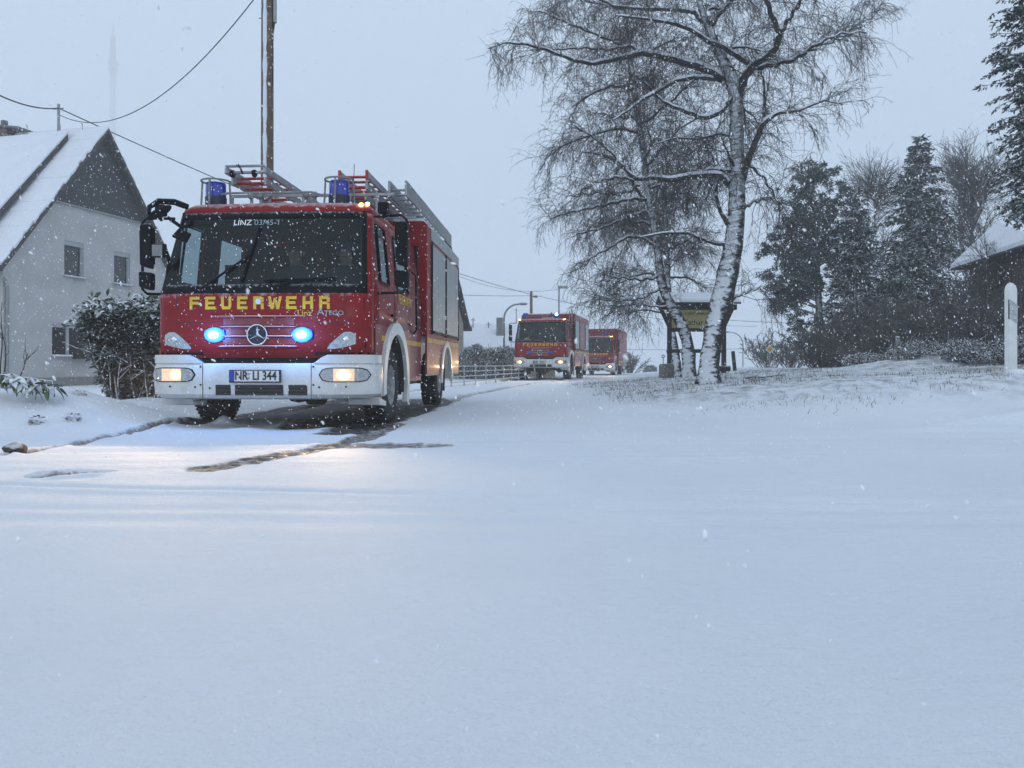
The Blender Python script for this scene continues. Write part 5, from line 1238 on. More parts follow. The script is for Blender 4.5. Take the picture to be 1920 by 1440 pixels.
MB().tube([(-0.25, 0, 0.0), (0.16, 0, 0.0)], 0.075, 12).build('trunk_piece', 'sign_wood', q, smooth=50)
dp_ = at(1378, 686, 24); q = empty('marker_post', (dp_.x, dp_.y, gz(dp_.x, dp_.y)), 0, 'small leaning dark marker post right of the birches', 'post')
b_ = MB().box(-0.05, 0.05, -0.03, 0.03, -0.1, 0.62).build('shaft', 'sign_wood', q); b_.rotation_euler = (0, R(-6), 0)
ys = at(1443, 655, 40); q = empty('priority_sign', (ys.x, ys.y, gz(ys.x, ys.y)), 0, 'small yellow and white diamond priority road sign before the far bushes', 'road sign'); hz = ys.z - gz(ys.x, ys.y)
MB().tube([(0, 0, 0), (0, 0, hz)], 0.03, 6).build('pole', 'galvanised', q)
for (s, m_, y_) in ((0.23, 'post_white', -0.04), (0.15, 'yellow', -0.055)): MB().prism([(0, hz - s), (s, hz), (0, hz + s), (-s, hz)], 'y', y_, y_ + 0.012).build('panel' if s > 0.25 else 'yellow_field', m_, q)
# white reflector post on the bank
rp = at(1893, 682, 10.3); rpz = gz(rp.x, rp.y); rtop = at(0, 530, 10.3).z - rpz
q = empty('reflector_post', (rp.x, rp.y, rpz), R(-8), 'white plastic roadside reflector post on the bank at the right edge', 'post')
sec = lambda w: [(-0.075 * w, -0.02), (-0.03, -0.055 * w), (0.075 * w, -0.045), (0.085 * w, 0.02), (0, 0.07 * w)]
pm = MB(); lv_ = [(-0.2, 1.05), (0.0, 1.03), (rtop - 0.10, 0.97), (rtop - 0.045, 0.90), (rtop - 0.012, 0.66), (rtop, 0.3)]
for (z, w) in lv_: pm.v += [(x * (w if z > rtop - 0.1 else 1) * (1 if w > 0.9 else w), y * w, z) for (x, y) in sec(1.0)]
for j in range(len(lv_) - 1):
    for k in range(5): a = j * 5 + k; b2 = j * 5 + (k + 1) % 5; pm.f.append((a, b2, b2 + 5, a + 5))
pm.f.append(tuple(range(5 * len(lv_) - 5, 5 * len(lv_))))
pm.build('shaft', 'post_white', q, bevel=0.012)
MB().prism([(-0.02, rtop - 0.49), (0.074, rtop - 0.55), (0.074, rtop - 0.29), (-0.02, rtop - 0.23)], 'y', -0.0545, -0.050).build('reflector_field', 'reflector_grey' if 'reflector_grey' in M else 'lamp_clear', q)
MB().box(-0.040, -0.028, -0.060, -0.050, rtop - 0.49, rtop - 0.23).build('reflector', 'print_black', q)
MB().ball((0.03, -0.12, 0.0), 0.16, 0.10, 0.07).build('snow_heap', 'stuck_snow', q, smooth=60)
ps = at(1683, 676, 17.5); q = empty('marker_post', (ps.x, ps.y, gz(ps.x, ps.y)), 0, 'thin pale post before the snowy low hedge on the right', 'post')
MB().tube([(0, 0, -0.1), (0.0, 0, 0.50)], 0.05, 8).build('shaft', 'concrete', q, smooth=50); MB().ball((0, 0, 0.50), 0.05, 0.05, 0.02).build('cap', 'stuck_snow', q, smooth=60)
# metal rail fence beside the road
fa, fb = at(846, 683, 23.0), at(985, 683, 34.0)
fen = empty('metal_fence', (fa.x, fa.y, 0), 0, 'low galvanised rail fence between the nearest and second truck', 'fence')
dv = Vector((fb.x - fa.x, fb.y - fa.y, 0)); nposts = 9
for i in range(nposts):
    p = dv * (i / (nposts - 1)); MB().tube([(p.x, p.y, -0.1), (p.x, p.y, 0.66)], 0.022, 6).build('post', 'fence_metal', fen)
for z in (0.14, 0.31, 0.47, 0.63): MB().tube([(0, 0, z), (dv.x, dv.y, z)], 0.017, 6).build('rail', 'fence_metal', fen)
# earth clod beside the left track
cx, cy = px_ground(30, 845); o = MB().ball((0, 0, 0), 0.10, 0.07, 0.05, 12, 8)
o.v = [(x * (1 + 0.5 * mnoise.noise(Vector((x * 14, y * 14, z * 14)))), y * (1 + 0.4 * mnoise.noise(Vector((x * 11 + 3, y * 11, z * 11)))), z * (1 + 0.6 * mnoise.noise(Vector((x * 13, y * 13 + 5, z * 13))))) for (x, y, z) in o.v]
o = o.build('earth_clod', 'dirt_clod', None, smooth=40); o.location = (cx, cy, gz(cx, cy) + 0.02); tag(o, 'brown clod of earth lying beside the left wheel track', 'clod')

# ------------------------------------------------------------------ vegetation tools
UPV = np.array([0, 0, 1.0])
def norm(a): return a / np.maximum(np.linalg.norm(a, axis=-1, keepdims=True), 1e-9)
def grow(P0, D0, length, npts, droop, wig, g=nrng):
    """N curves at once; returns (N, npts, 3)"""
    n = len(P0); P = np.zeros((n, npts, 3)); P[:, 0] = P0; D = norm(D0.copy()); st = (np.asarray(length) / (npts - 1)).reshape(-1, 1)
    dr = np.asarray(droop, float).reshape(-1, 1) if np.ndim(droop) else droop
    for i in range(1, npts):
        D = norm(D + g.normal(0, wig, (n, 3)) - dr * UPV)
        P[:, i] = P[:, i - 1] + D * st
    return P
def tubes(paths, r0, r1, sides):
    """paths (N, n, 3) -> verts, quads"""
    N, n, _ = paths.shape
    T = np.zeros_like(paths); T[:, 1:-1] = paths[:, 2:] - paths[:, :-2]; T[:, 0] = paths[:, 1] - paths[:, 0]; T[:, -1] = paths[:, -1] - paths[:, -2]; T = norm(T)
    ref = np.where(np.abs(T[..., 2:3]) > 0.8, np.array([1.0, 0, 0]), UPV)
    A = norm(np.cross(T, ref)); B = np.cross(T, A)
    r0 = np.broadcast_to(np.asarray(r0, float), (N,)).reshape(N, 1); r1 = np.broadcast_to(np.asarray(r1, float), (N,)).reshape(N, 1)
    t = np.linspace(0, 1, n)[None]; rad = (r0 * (1 - t) + r1 * t)[..., None]
    V = np.stack([paths + rad * (A * math.cos(2 * math.pi * k / sides) + B * math.sin(2 * math.pi * k / sides)) for k in range(sides)], 2)   # N n s 3
    base = (np.arange(N) * n * sides)[:, None, None] + (np.arange(n - 1) * sides)[None, :, None]
    k = np.arange(sides)[None, None, :]; k2 = (k + 1) % sides
    F = np.stack([base + k, base + k2, base + sides + k2, base + sides + k], -1).reshape(-1, 4)
    return V.reshape(-1, 3), F
def merge(parts):
    vs, fs, b = [], [], 0
    for v, f in parts: vs.append(v); fs.append(f + b); b += len(v)
    return np.concatenate(vs), np.concatenate(fs)
def sample_on(paths, m, lo, hi, g=nrng):
    """m random points per path between fractions lo..hi, with tangent; returns P, T, path index, t"""
    N, n, _ = paths.shape; idx = np.repeat(np.arange(N), m); t = g.uniform(lo, hi, N * m) * (n - 1)
    i = np.minimum(t.astype(int), n - 2); f = (t - i)[:, None]
    return paths[idx, i] * (1 - f) + paths[idx, i + 1] * f, norm(paths[idx, i + 1] - paths[idx, i]), idx, t / (n - 1)
def rand_dir(n, g=nrng): return norm(g.normal(0, 1, (n, 3)))
def resample(pts, rad, n):
    pts = np.array(pts, float); L_ = np.concatenate([[0], np.cumsum(np.linalg.norm(np.diff(pts, axis=0), axis=1))]); s = np.linspace(0, L_[-1], n)
    # smooth interpolation of the drawn points
    out = np.stack([np.interp(s, L_, pts[:, k]) for k in range(3)], -1)
    for _ in range(2): out[1:-1] = 0.25 * out[:-2] + 0.5 * out[1:-1] + 0.25 * out[2:]
    return out, np.interp(s, L_, rad)

def birch(label, d, base_z, trunk, limbs, seed, dens, extra, twig_m='twig', snowcap=True, rtw=0.0031):
    g = np.random.default_rng(seed); k0 = d / FPX
    b0 = at(trunk[0][0], trunk[0][1], d)
    root = empty('birch_tree', (b0.x, b0.y, base_z), 0, label, 'tree', 'bare birch trees'); org = np.array([b0.x, b0.y, base_z])
    def W_(px, w=None): return [tuple(np.array(at(p[0], p[1], d + (p[3] if len(p) > 3 else 0))) - org) for p in px]
    pts = W_(trunk); rad = [p[2] * k0 / 2 for p in trunk]
    pts[0] = (pts[0][0], pts[0][1], -0.15)
    P, Rr = resample(pts, rad, 60)
    Rr = Rr * (1 + 0.05 * np.sin(np.arange(60) * 1.9) + 0.04 * g.normal(0, 1, 60)); Rr[:3] *= (1.18, 1.08, 1.03)
    mb = MB().tube([tuple(p) for p in P], [float(r) for r in Rr], 16); 
    mb.v = [tuple(np.array(v) + 0.012 * np.array(mnoise.noise_vector(Vector(v) * 3.5))) for v in mb.v]
    mb.build('trunk', 'birch_bark', root, smooth=70)
    all_limbs = []
    snow = MB()
    def add_limb(pts, rad, n, m_='bark_branch', cap=True):
        P, Rr = resample(pts, rad, n); wv = 0.015 * np.sin(np.arange(n) * 1.3 + g.uniform(0, 6))[:, None] * g.normal(0, 1, (1, 3)); P = P + wv
        MB().tube([tuple(p) for p in P], [float(max(r, 0.006)) for r in Rr], 8 if rad[0] > 0.03 else 6).build('limb', m_, root, smooth=70)
        if snowcap and cap:
            T = np.gradient(P, axis=0); flat = 1 - np.abs(T[:, 2]) / np.maximum(np.linalg.norm(T, axis=1), 1e-6)
            seg = []
            for i in range(len(P)):
                if flat[i] > 0.22 and Rr[i] > 0.007:
                    seg.append((tuple(P[i] + np.array([-0.1 * Rr[i], -0.25 * Rr[i], Rr[i] * 0.80 + 0.006])), float((Rr[i] * 0.78 + 0.004) * (0.8 + 0.35 * g.random()))))
                else:
                    if len(seg) > 2: snow.tube([s[0] for s in seg], [s[1] for s in seg], 6)
                    seg = []
            if len(seg) > 2: snow.tube([s[0] for s in seg], [s[1] for s in seg], 6)
        all_limbs.append((P, Rr))
    for lm in limbs:
        dd = lm[-1]; pxs = lm[:-1]; n = len(pxs)
        pts = [tuple(np.array(at(p[0], p[1], d + dd * i / (n - 1))) - org) for i, p in enumerate(pxs)]
        add_limb(pts, [p[2] * k0 / 2 for p in pxs], 8 + 5 * n)
    # further limbs that reach towards and away from the viewer, so the crown has depth
    for _ in range(extra):
        i = int(g.uniform(0.38, 0.98) * 59); a = g.uniform(0, 2 * math.pi); L_ = g.uniform(1.0, 2.6) * (1.15 - 0.5 * i / 59)
        D = np.array([[math.cos(a), math.sin(a) * 1.1, g.uniform(0.1, 0.9)]])
        c = grow(P[i][None], D, [L_], 9, 0.03, 0.13, g)[0]; r_ = min(Rr[i] * 0.45, 0.035); add_limb(c, np.linspace(r_, 0.008, 9), 16)
    if snow.v: snow.build('snow_cover', 'stuck_snow', root, smooth=70)
    # branches -> drooping twigs -> twiglets
    parts = []; sec = []; 
    for (Pl, Rl) in all_limbs + [(P[30:], Rr[30:])]:
        L_ = float(np.sum(np.linalg.norm(np.diff(Pl, axis=0), axis=1))); m = max(3, int(L_ * dens)); pl = Pl[None]
        q, t, _, f = sample_on(pl, m, 0.12, 1.0, g)
        D = t * 0.6 + rand_dir(m, g) * 0.9 + UPV * 0.2
        s = grow(q, D, g.uniform(0.35, 1.15, m) * (1.1 - 0.4 * f), 7, g.uniform(0.0, 0.12, m), 0.16, g); sec.append(s)
    sec = np.concatenate(sec); parts.append(tubes(sec, rtw * 2.6, rtw * 1.2, 3))
    q, t, _, f = sample_on(sec, 7, 0.25, 1.0, g); n = len(q)
    tw = grow(q, t * 0.8 + rand_dir(n, g) * 0.6, g.uniform(0.22, 0.85, n) ** 1.2, 7, g.uniform(0.05, 0.42, n), 0.21, g); parts.append(tubes(tw, rtw * 1.25, rtw * 0.8, 3))
    q, t, _, f = sample_on(tw, 3, 0.1, 1.0, g); n = len(q)
    tl = grow(q, t * 0.6 + rand_dir(n, g) * 0.8, g.uniform(0.06, 0.22, n), 4, 0.12, 0.24, g); parts.append(tubes(tl, rtw * 0.9, rtw * 0.75, 3))
    v, f = merge(parts); o = np_mesh('crown', v, f, twig_m, root); o['kind'] = 'stuff'
    return root

b1 = at(1327, 718, 15.0)
birch('thick snow-plastered birch with a curved trunk, nearest on the bank', 15.0, gz(b1.x, 15.0),
    [(1327, 718, 44), (1329, 695, 39), (1331, 668, 36), (1335, 640, 36), (1343, 604, 38), (1354, 562, 41), (1366, 505, 38), (1376, 455, 34), (1381, 405, 32), (1382, 355, 32), (1383, 300, 27), (1381, 240, 26), (1381, 195, 25), (1372, 145, 24), (1348, 98, 19), (1326, 50, 14), (1312, 10, 12), (1304, -60, 10), (1298, -200, 6)],
    [
     [(1382, 190, 18), (1392, 152, 17), (1408, 125, 15), (1438, 106, 13), (1458, 86, 12), (1462, 62, 11), (1447, 30, 9), (1437, 0, 8), (1425, -90, 4), -0.4],
     [(1459, 72, 8), (1476, 40, 7), (1500, 5, 6), (1522, -50, 3), 0.5],
     [(1405, 128, 10), (1450, 122, 9), (1490, 112, 7), (1530, 84, 5), (1572, 64, 3), (1625, 60, 2), -0.8],
     [(1480, 114, 5), (1520, 96, 4), (1560, 78, 3), (1610, 50, 2), (1650, 20, 1.5), 0.9],
     [(1389, 345, 16), (1399, 310, 14), (1414, 272, 12), (1430, 232, 10), (1456, 213, 6), (1500, 207, 4), (1545, 188, 3), (1580, 196, 2), -0.9],
     [(1432, 228, 7), (1434, 190, 5), (1432, 150, 4), (1424, 120, 2), 0.6],
     [(1356, 150, 15), (1318, 128, 14), (1262, 112, 12), (1207, 99, 10), (1160, 110, 8), (1110, 121, 7), (1072, 112, 6), (1020, 92, 5), (985, 83, 4), (945, 80, 2.5), (915, 92, 1.5), -0.8],
     [(1212, 99, 6), (1180, 86, 5), (1140, 94, 4), (1100, 90, 4), (1060, 92, 3), (1000, 95, 2), 0.9],
     [(1345, 148, 8), (1300, 146, 8), (1265, 152, 7), (1232, 172, 6), (1205, 186, 5), (1180, 206, 4), (1150, 225, 2), -1.3],
     [(1378, 165, 9), (1370, 188, 9), (1350, 212, 9), (1320, 223, 8), (1288, 210, 7), (1252, 196, 5), (1230, 180, 4), (1205, 150, 2), -0.6],
     [(1402, 118, 9), (1372, 100, 9), (1352, 86, 8), (1330, 80, 8), (1296, 56, 7), (1262, 44, 6), (1215, 36, 4), (1160, 30, 3), -1.0],
     [(1322, 45, 8), (1300, 22, 8), (1265, 18, 7), (1200, 17, 6), (1150, 12, 5), (1110, -10, 4), (1060, -20, 2), 0.8],
     [(1330, 60, 8), (1345, 30, 7), (1368, 5, 6), (1390, -40, 4), 0.4],
     [(1368, 345, 14), (1348, 328, 11), (1300, 330, 10), (1255, 338, 9), (1225, 333, 8), (1195, 338, 7), (1172, 318, 5), (1150, 290, 4), (1110, 255, 3), (1075, 235, 2), -0.5],
     [(1370, 322, 8), (1335, 318, 7), (1305, 327, 6), (1270, 334, 4), 0.3],
     [(1192, 338, 4), (1160, 332, 4), (1120, 340, 3), (1080, 365, 2), 0.7],
     [(1362, 460, 8), (1335, 456, 6), (1310, 446, 5), (1290, 437, 5), (1245, 437, 4), (1200, 445, 2), -0.6],
     [(1364, 420, 9), (1348, 392, 7), (1342, 362, 6), (1347, 330, 4), (1335, 290, 2.5), 0.5],
     [(1390, 300, 6), (1430, 330, 4), (1455, 370, 3), (1470, 420, 2), -0.4],
     [(1374, 560, 4), (1398, 548, 3), (1425, 540, 2), (1445, 560, 1.5), -0.3],
     [(1386, 400, 5), (1410, 380, 4), (1440, 372, 3), (1470, 385, 2), 0.5],
     [(1384, 260, 6), (1350, 250, 5), (1310, 262, 4), (1270, 258, 3), (1230, 270, 2), 0.8],
    ], 11, 12, 7)
b2 = at(1290, 708, 19.0)
birch('slimmer birch leaning left with a bent stem, beside the thick one', 19.0, gz(b2.x, 19.0),
    [(1290, 708, 28), (1292, 680, 25), (1291, 652, 24), (1286, 628, 22), (1276, 603, 21), (1262, 580, 20), (1250, 558, 18), (1240, 535, 17), (1236, 500, 15), (1233, 460, 15), (1226, 420, 13), (1217, 380, 12), (1212, 340, 12), (1206, 280, 12), (1196, 220, 12), (1188, 160, 10), (1180, 100, 9), (1172, 40, 8), (1168, -60, 5)],
    [[(1212, 375, 7), (1188, 373, 6), (1150, 380, 5), (1110, 390, 4), (1070, 398, 3), (1030, 410, 2), -0.7],
     [(1208, 372, 7), (1190, 352, 6), (1182, 330, 5), (1165, 305, 4), (1130, 290, 3), (1090, 285, 2), 0.4],
     [(1200, 348, 5), (1165, 365, 4), (1120, 362, 3), (1060, 370, 2), 0.8],
     [(1228, 462, 6), (1205, 446, 5), (1175, 444, 5), (1145, 464, 4), (1110, 482, 3), (1095, 500, 2), -0.6],
     [(1220, 395, 6), (1185, 404, 5), (1130, 428, 4), (1080, 440, 2), 0.6],
     [(1190, 170, 6), (1150, 160, 5), (1110, 175, 4), (1075, 200, 2), -0.6],
     [(1200, 250, 6), (1160, 240, 5), (1120, 250, 4), (1060, 270, 3), (1020, 300, 2), 0.6],
     [(1236, 520, 5), (1200, 525, 4), (1160, 520, 3), (1120, 530, 2), -0.5],
     [(1240, 540, 4), (1205, 560, 3), (1160, 565, 2.5), (1110, 560, 2), 0.6],
     [(1236, 505, 4), (1262, 490, 3), (1285, 478, 2), (1310, 470, 1.5), 0.4],
     [(1178, 90, 5), (1130, 70, 4), (1080, 50, 3), (1010, 20, 2), -0.6],
     [(1182, 110, 5), (1230, 90, 4), (1270, 70, 2), 0.6],
     [(1260, 575, 3), (1225, 575, 3), (1190, 570, 2), (1150, 575, 1.5), -0.4]], 12, 15, 10, rtw=0.0032)
b3 = at(1272, 700, 25.0)
birch('thin background birch whose hanging twigs fall behind the welcome sign', 25.0, gz(b3.x, 25.0),
    [(1272, 700, 16), (1266, 660, 15), (1258, 610, 13), (1252, 540, 12), (1250, 460, 10), (1246, 380, 8), (1240, 300, 5)],
    [[(1252, 540, 5), (1220, 510, 4), (1180, 520, 3), (1140, 545, 2), 0.5], [(1250, 470, 5), (1290, 450, 4), (1320, 470, 2), -0.4], [(1248, 420, 5), (1200, 400, 3), (1150, 430, 2), 0.6],
     [(1252, 520, 5), (1290, 520, 4), (1325, 540, 2), 0.4], [(1256, 590, 4), (1210, 580, 3), (1160, 590, 2), -0.3], [(1246, 380, 4), (1280, 360, 3), (1310, 390, 2), 0.3]], 13, 15, 12, 'twig', False, 0.0038)

# bare trees and shrubs without leaves
def bare_tree(name, label, cat, base, H, spread, seed, m='twig_grey', stems=1, r=0.06, rt=0.006, dens=1.0, up=0.5, group=None, n1=16):
    g = np.random.default_rng(seed); root = empty(name, base, 0, label, cat, group); parts = []
    if stems == 1:
        tr = grow(np.zeros((1, 3)) - UPV * 0.1, np.array([[0.0, 0, 1.0]]), [H * 0.92], 14, -0.02, 0.035, g); v, f = tubes(tr, r, r * 0.2, 8); np_mesh('trunk', v, f, 'trunk_dark', root, True)
        q, t, _, f = sample_on(tr, n1, 0.28, 0.98, g); D = t * up + rand_dir(n1, g) * np.array([1, 1, 0.3]); ln = spread * (1.25 - f) * g.uniform(0.7, 1.2, n1)
        l1 = grow(q, D, ln, 9, -0.05, 0.10, g); parts.append(tubes(l1, r * 0.35, rt * 1.3, 4))
    else:
        a = g.uniform(0, 6.28, stems); o = np.stack([np.cos(a), np.sin(a), np.zeros(stems)], -1); rad = g.uniform(0, 1, (stems, 1))
        l1 = grow(o * rad * spread * 0.35 - UPV * 0.1, o * rad * 0.8 + UPV + rand_dir(stems, g) * 0.25, g.uniform(0.6, 1.0, stems) * H, 9, 0.02, 0.10, g); v, f = tubes(l1, r, rt, 4); np_mesh('stems', v, f, m, root)
    m2 = max(3, int(9 * dens)); q, t, _, f = sample_on(l1, m2, 0.2, 1.0, g); l2 = grow(q, t + rand_dir(len(q), g) * 0.7 + UPV * 0.1, H * 0.16 * g.uniform(0.5, 1.3, len(q)), 6, 0.0, 0.14, g); parts.append(tubes(l2, rt * 1.5, rt, 3))
    m3 = max(2, int(5 * dens)); q, t, _, f = sample_on(l2, m3, 0.2, 1.0, g); l3 = grow(q, t + rand_dir(len(q), g) * 0.7, H * 0.065 * g.uniform(0.5, 1.3, len(q)), 4, 0.02, 0.15, g); parts.append(tubes(l3, rt, rt * 0.8, 3))
    v, f = merge(parts); o = np_mesh('crown', v, f, m, root); o['kind'] = 'stuff'
    return root

def px_tree(fn, name, label, cat, x, ybase, d, ytop, wpx, **k):
    p = at(x, ybase, d); z = min(gz(p.x, p.y), p.z + 0.4); H = at(x, ytop, d).z - z
    return fn(name, label, cat, (p.x, p.y, z), H, wpx / 2 / FPX * d, **k)

def conifer(name, label, cat, base, H, Rm, seed, m='needles', low=0.06, size=0.30, dens=1.0, group='evergreen trees on the right', droop=0.06, tip=1.0, open_=0.0, expo=0.82):
    g = np.random.default_rng(seed); root = empty(name, base, 0, label, cat, group)
    tr = grow(np.zeros((1, 3)) - UPV * 0.1, np.array([[0, 0, 1.0]]), [H * 1.0], 12, 0, 0.008, g); v, f = tubes(tr, 0.018 * H + 0.03, 0.01, 8); np_mesh('trunk', v, f, 'trunk_dark', root, True)
    nb = int(26 * H * dens); t = low + (1 - low) * (g.random(nb) ** 1.15); z = t * H; a = g.uniform(0, 2 * math.pi, nb)
    whorl = 0.45; z = np.where(g.random(nb) < 0.8, np.round(z / whorl) * whorl + g.normal(0, 0.05, nb), z); t = np.clip(z / H, 0.01, 0.995)
    ln = Rm * (1 - t) ** expo * g.uniform(0.65, 1.15, nb) * (1 + 0.18 * np.sin(3 * a + z)) + 0.12 * tip
    D = np.stack([np.cos(a), np.sin(a), 0.30 * t + 0.05 + g.normal(0, 0.08, nb)], -1)
    br = grow(np.stack([0 * z, 0 * z, z], -1), D, ln, 9, droop * (1.2 - t), 0.06, g); v, f = tubes(br, 0.004 * H * 0.35 + 0.008, 0.004, 3); np_mesh('branches', v, f, 'trunk_dark', root)['kind'] = 'stuff'
    m_ = 34 if size < 0.15 else 26; q, tg, idx, ft = sample_on(br, m_, 0.18 + open_, 1.03, g); n = len(q); keep = g.random(n) < np.clip(ln[idx] / (Rm * 0.55), 0.25, 1.0); q, tg, ft = q[keep], tg[keep], ft[keep]; n = len(q)
    side = norm(np.cross(tg, UPV)) * np.where(g.random(n) < 0.5, -1, 1)[:, None]
    dirs = norm(tg * 0.55 + side * g.uniform(0.2, 1.0, (n, 1)) - UPV * g.uniform(-0.05, 0.65, (n, 1)))
    L_ = size * g.uniform(0.55, 1.25, (n, 1)) * (1.2 - 0.5 * ft[:, None])
    V, F, b = [], [], 0
    for k in range(4):                                  # each spray: four slender blades
        dk = norm(dirs + g.normal(0, 0.38, (n, 3))); w = norm(np.cross(dk, rand_dir(n, g))) * (size * 0.13); s0 = q + dirs * L_ * (0.22 * k)
        V.append(np.stack([s0 - w * 0.5, s0 + dk * L_ * 0.5 - w, s0 + dk * L_ * 0.9, s0 + dk * L_ * 0.45 + w], 1).reshape(-1, 3)); F.append(np.arange(n * 4).reshape(-1, 4) + b); b += n * 4
    o = np_mesh('crown', np.concatenate(V), np.concatenate(F), m, root); o['kind'] = 'stuff'
    return root
G_ = 'evergreen trees on the right'
px_tree(conifer, 'spruce_tree', 'tallest spruce with a narrow tiered top, right of the middle group', 'tree', 1725, 690, 33, 262, 255, seed=21, size=0.26, dens=1.7, droop=0.10)
px_tree(conifer, 'spruce_tree', 'shorter dark spruce between the pine and the tallest spruce', 'tree', 1606, 690, 31, 365, 170, seed=22, size=0.24, dens=1.6)
px_tree(conifer, 'spruce_tree', 'snow-dusted young spruce in front of the tallest spruce', 'tree', 1700, 688, 29, 455, 240, seed=24, size=0.25, dens=1.6)
# nearest spruce, its crown entering from the right edge
np_ = at(2022, 690, 13.5)
conifer('spruce_tree', 'near dark spruce whose branches enter at the upper right edge', 'tree', (np_.x, np_.y, gz(np_.x, np_.y)), 11.0, 1.35, 23, low=0.27, size=0.115, dens=4.6, droop=0.10, expo=0.35)

def pine(label, base_px, d, clumps, seed):
    g = np.random.default_rng(seed); b = at(*base_px, d); z0 = min(gz(b.x, b.y), b.z + 0.3); root = empty('pine_tree', (b.x, b.y, z0), 0, label, 'tree', G_); org = np.array([b.x, b.y, z0])
    tx = np.array([np.array(at(x, y, d)) - org for (x, y) in ((1538, 690), (1537, 600), (1533, 520), (1530, 430), (1522, 360), (1515, 318))]); tx[0, 2] = -0.1
    P, _ = resample(tx, [1] * 6, 30); MB().tube([tuple(p) for p in P], list(np.linspace(0.20, 0.04, 30)), 8).build('trunk', 'trunk_dark', root, smooth=60)
    C = []; limbs = MB()
    for (x, y, r) in clumps:
        c = np.array(at(x, y, d)) - org; c[1] += g.uniform(-1.3, 1.3); rr = r / FPX * d
        s = P[np.argmin(np.abs(P[:, 2] - (c[2] - 0.35)))]; mid = (s + c) / 2 + np.array([0, 0, 0.12]); limbs.tube([tuple(s), tuple(mid), tuple(c)], [0.05, 0.03, 0.012], 5)
        for _ in range(9): C.append((c + g.normal(0, 1, 3) * rr * np.array([0.75, 0.6, 0.38]), rr * g.uniform(0.30, 0.55)))
    limbs.build('limbs', 'trunk_dark', root, smooth=60)
    n1 = 95; cs = np.repeat(np.array([c for c, _ in C]), n1, 0); rs = np.repeat(np.array([r for _, r in C]), n1)[:, None]; n = len(cs)
    dk = rand_dir(n, g); dk[:, 2] = dk[:, 2] * 0.8 + 0.2; dk = norm(dk); s0 = cs + dk * rs * g.uniform(0.0, 0.75, (n, 1)); L_ = rs * g.uniform(0.35, 0.75, (n, 1)); w = norm(np.cross(dk, rand_dir(n, g))) * 0.022
    V = np.stack([s0 - w, s0 + dk * L_ * 0.5 - w, s0 + dk * L_, s0 + dk * L_ * 0.5 + w], 1).reshape(-1, 3)
    o = np_mesh('crown', V, np.arange(n * 4).reshape(-1, 4), 'pine_needles', root); o['kind'] = 'stuff'
    return root
gp = random.Random(5); cl = []
for (y, x0, x1) in ((322, 1495, 1560), (345, 1485, 1572), (375, 1478, 1580), (405, 1470, 1588), (435, 1462, 1592), (455, 1436, 1575), (480, 1446, 1572), (505, 1440, 1560), (530, 1442, 1552), (552, 1446, 1545), (575, 1450, 1520), (600, 1505, 1550), (640, 1508, 1552), (670, 1508, 1555)):
    for k in range(max(3, int((x1 - x0) / 15))): cl.append((gp.uniform(x0 + 8, x1 - 8), y + gp.uniform(-11, 11), gp.uniform(14, 24)))
pine('broad dark pine with uneven crown, leftmost of the evergreens', (1538, 690), 32.0, cl, 31)
px_tree(bare_tree, 'bare_tree', 'bare birch with a rounded feathery top between pine and tallest spruce', 'tree', 1628, 690, 37, 300, 120, seed=41, stems=1, r=0.10, rt=0.008, dens=1.5, n1=26, m='twig_grey')
px_tree(bare_tree, 'bare_tree', 'tall bare broad-leaved tree right of the tallest spruce', 'tree', 1812, 690, 36, 275, 260, seed=42, stems=1, r=0.13, rt=0.008, dens=1.6, up=1.0, n1=34, m='twig_grey')
px_tree(bare_tree, 'bare_tree', 'small bare tree at the foot of the boarded house', 'tree', 1850, 690, 24, 440, 170, seed=43, stems=1, r=0.05, rt=0.006, dens=1.0, up=0.8, n1=20)
BR = 'bare shrubs under the trees'
for k, (x, d, yt, w, lab) in enumerate(((1545, 28, 600, 130, 'bare shrub below the pine'), (1610, 27, 560, 150, 'tall bare shrub below the shorter dark spruce'), (1690, 26, 545, 170, 'broad bare shrub before the young snowy spruce'),
        (1770, 24, 520, 180, 'dense bare shrub left of the boarded house'), (1840, 21, 545, 170, 'dark bare shrub before the boarded wall'), (1905, 19, 560, 150, 'bare shrub behind the white reflector post'), (1655, 24, 600, 130, 'low bare shrub behind the thin pale post'))):
    px_tree(bare_tree, 'bare_shrub', lab, 'shrub', x, 688, d, yt, w, seed=50 + k, stems=64, r=0.020, rt=0.0095, dens=1.3, group=BR, m='twig_grey')
for k, (x, d, yt, w, lab) in enumerate(((1440, 46, 618, 100, 'pale bare shrub behind the yellow diamond sign'), (1484, 44, 635, 70, 'pale bare shrub left of the pine foot'), (1180, 60, 655, 60, 'far bare bush right of the third truck'))):
    px_tree(bare_tree, 'bare_shrub', lab, 'shrub', x, 694, d, yt, w, seed=70 + k, stems=40, r=0.02, rt=0.012, dens=1.0, group=BR)

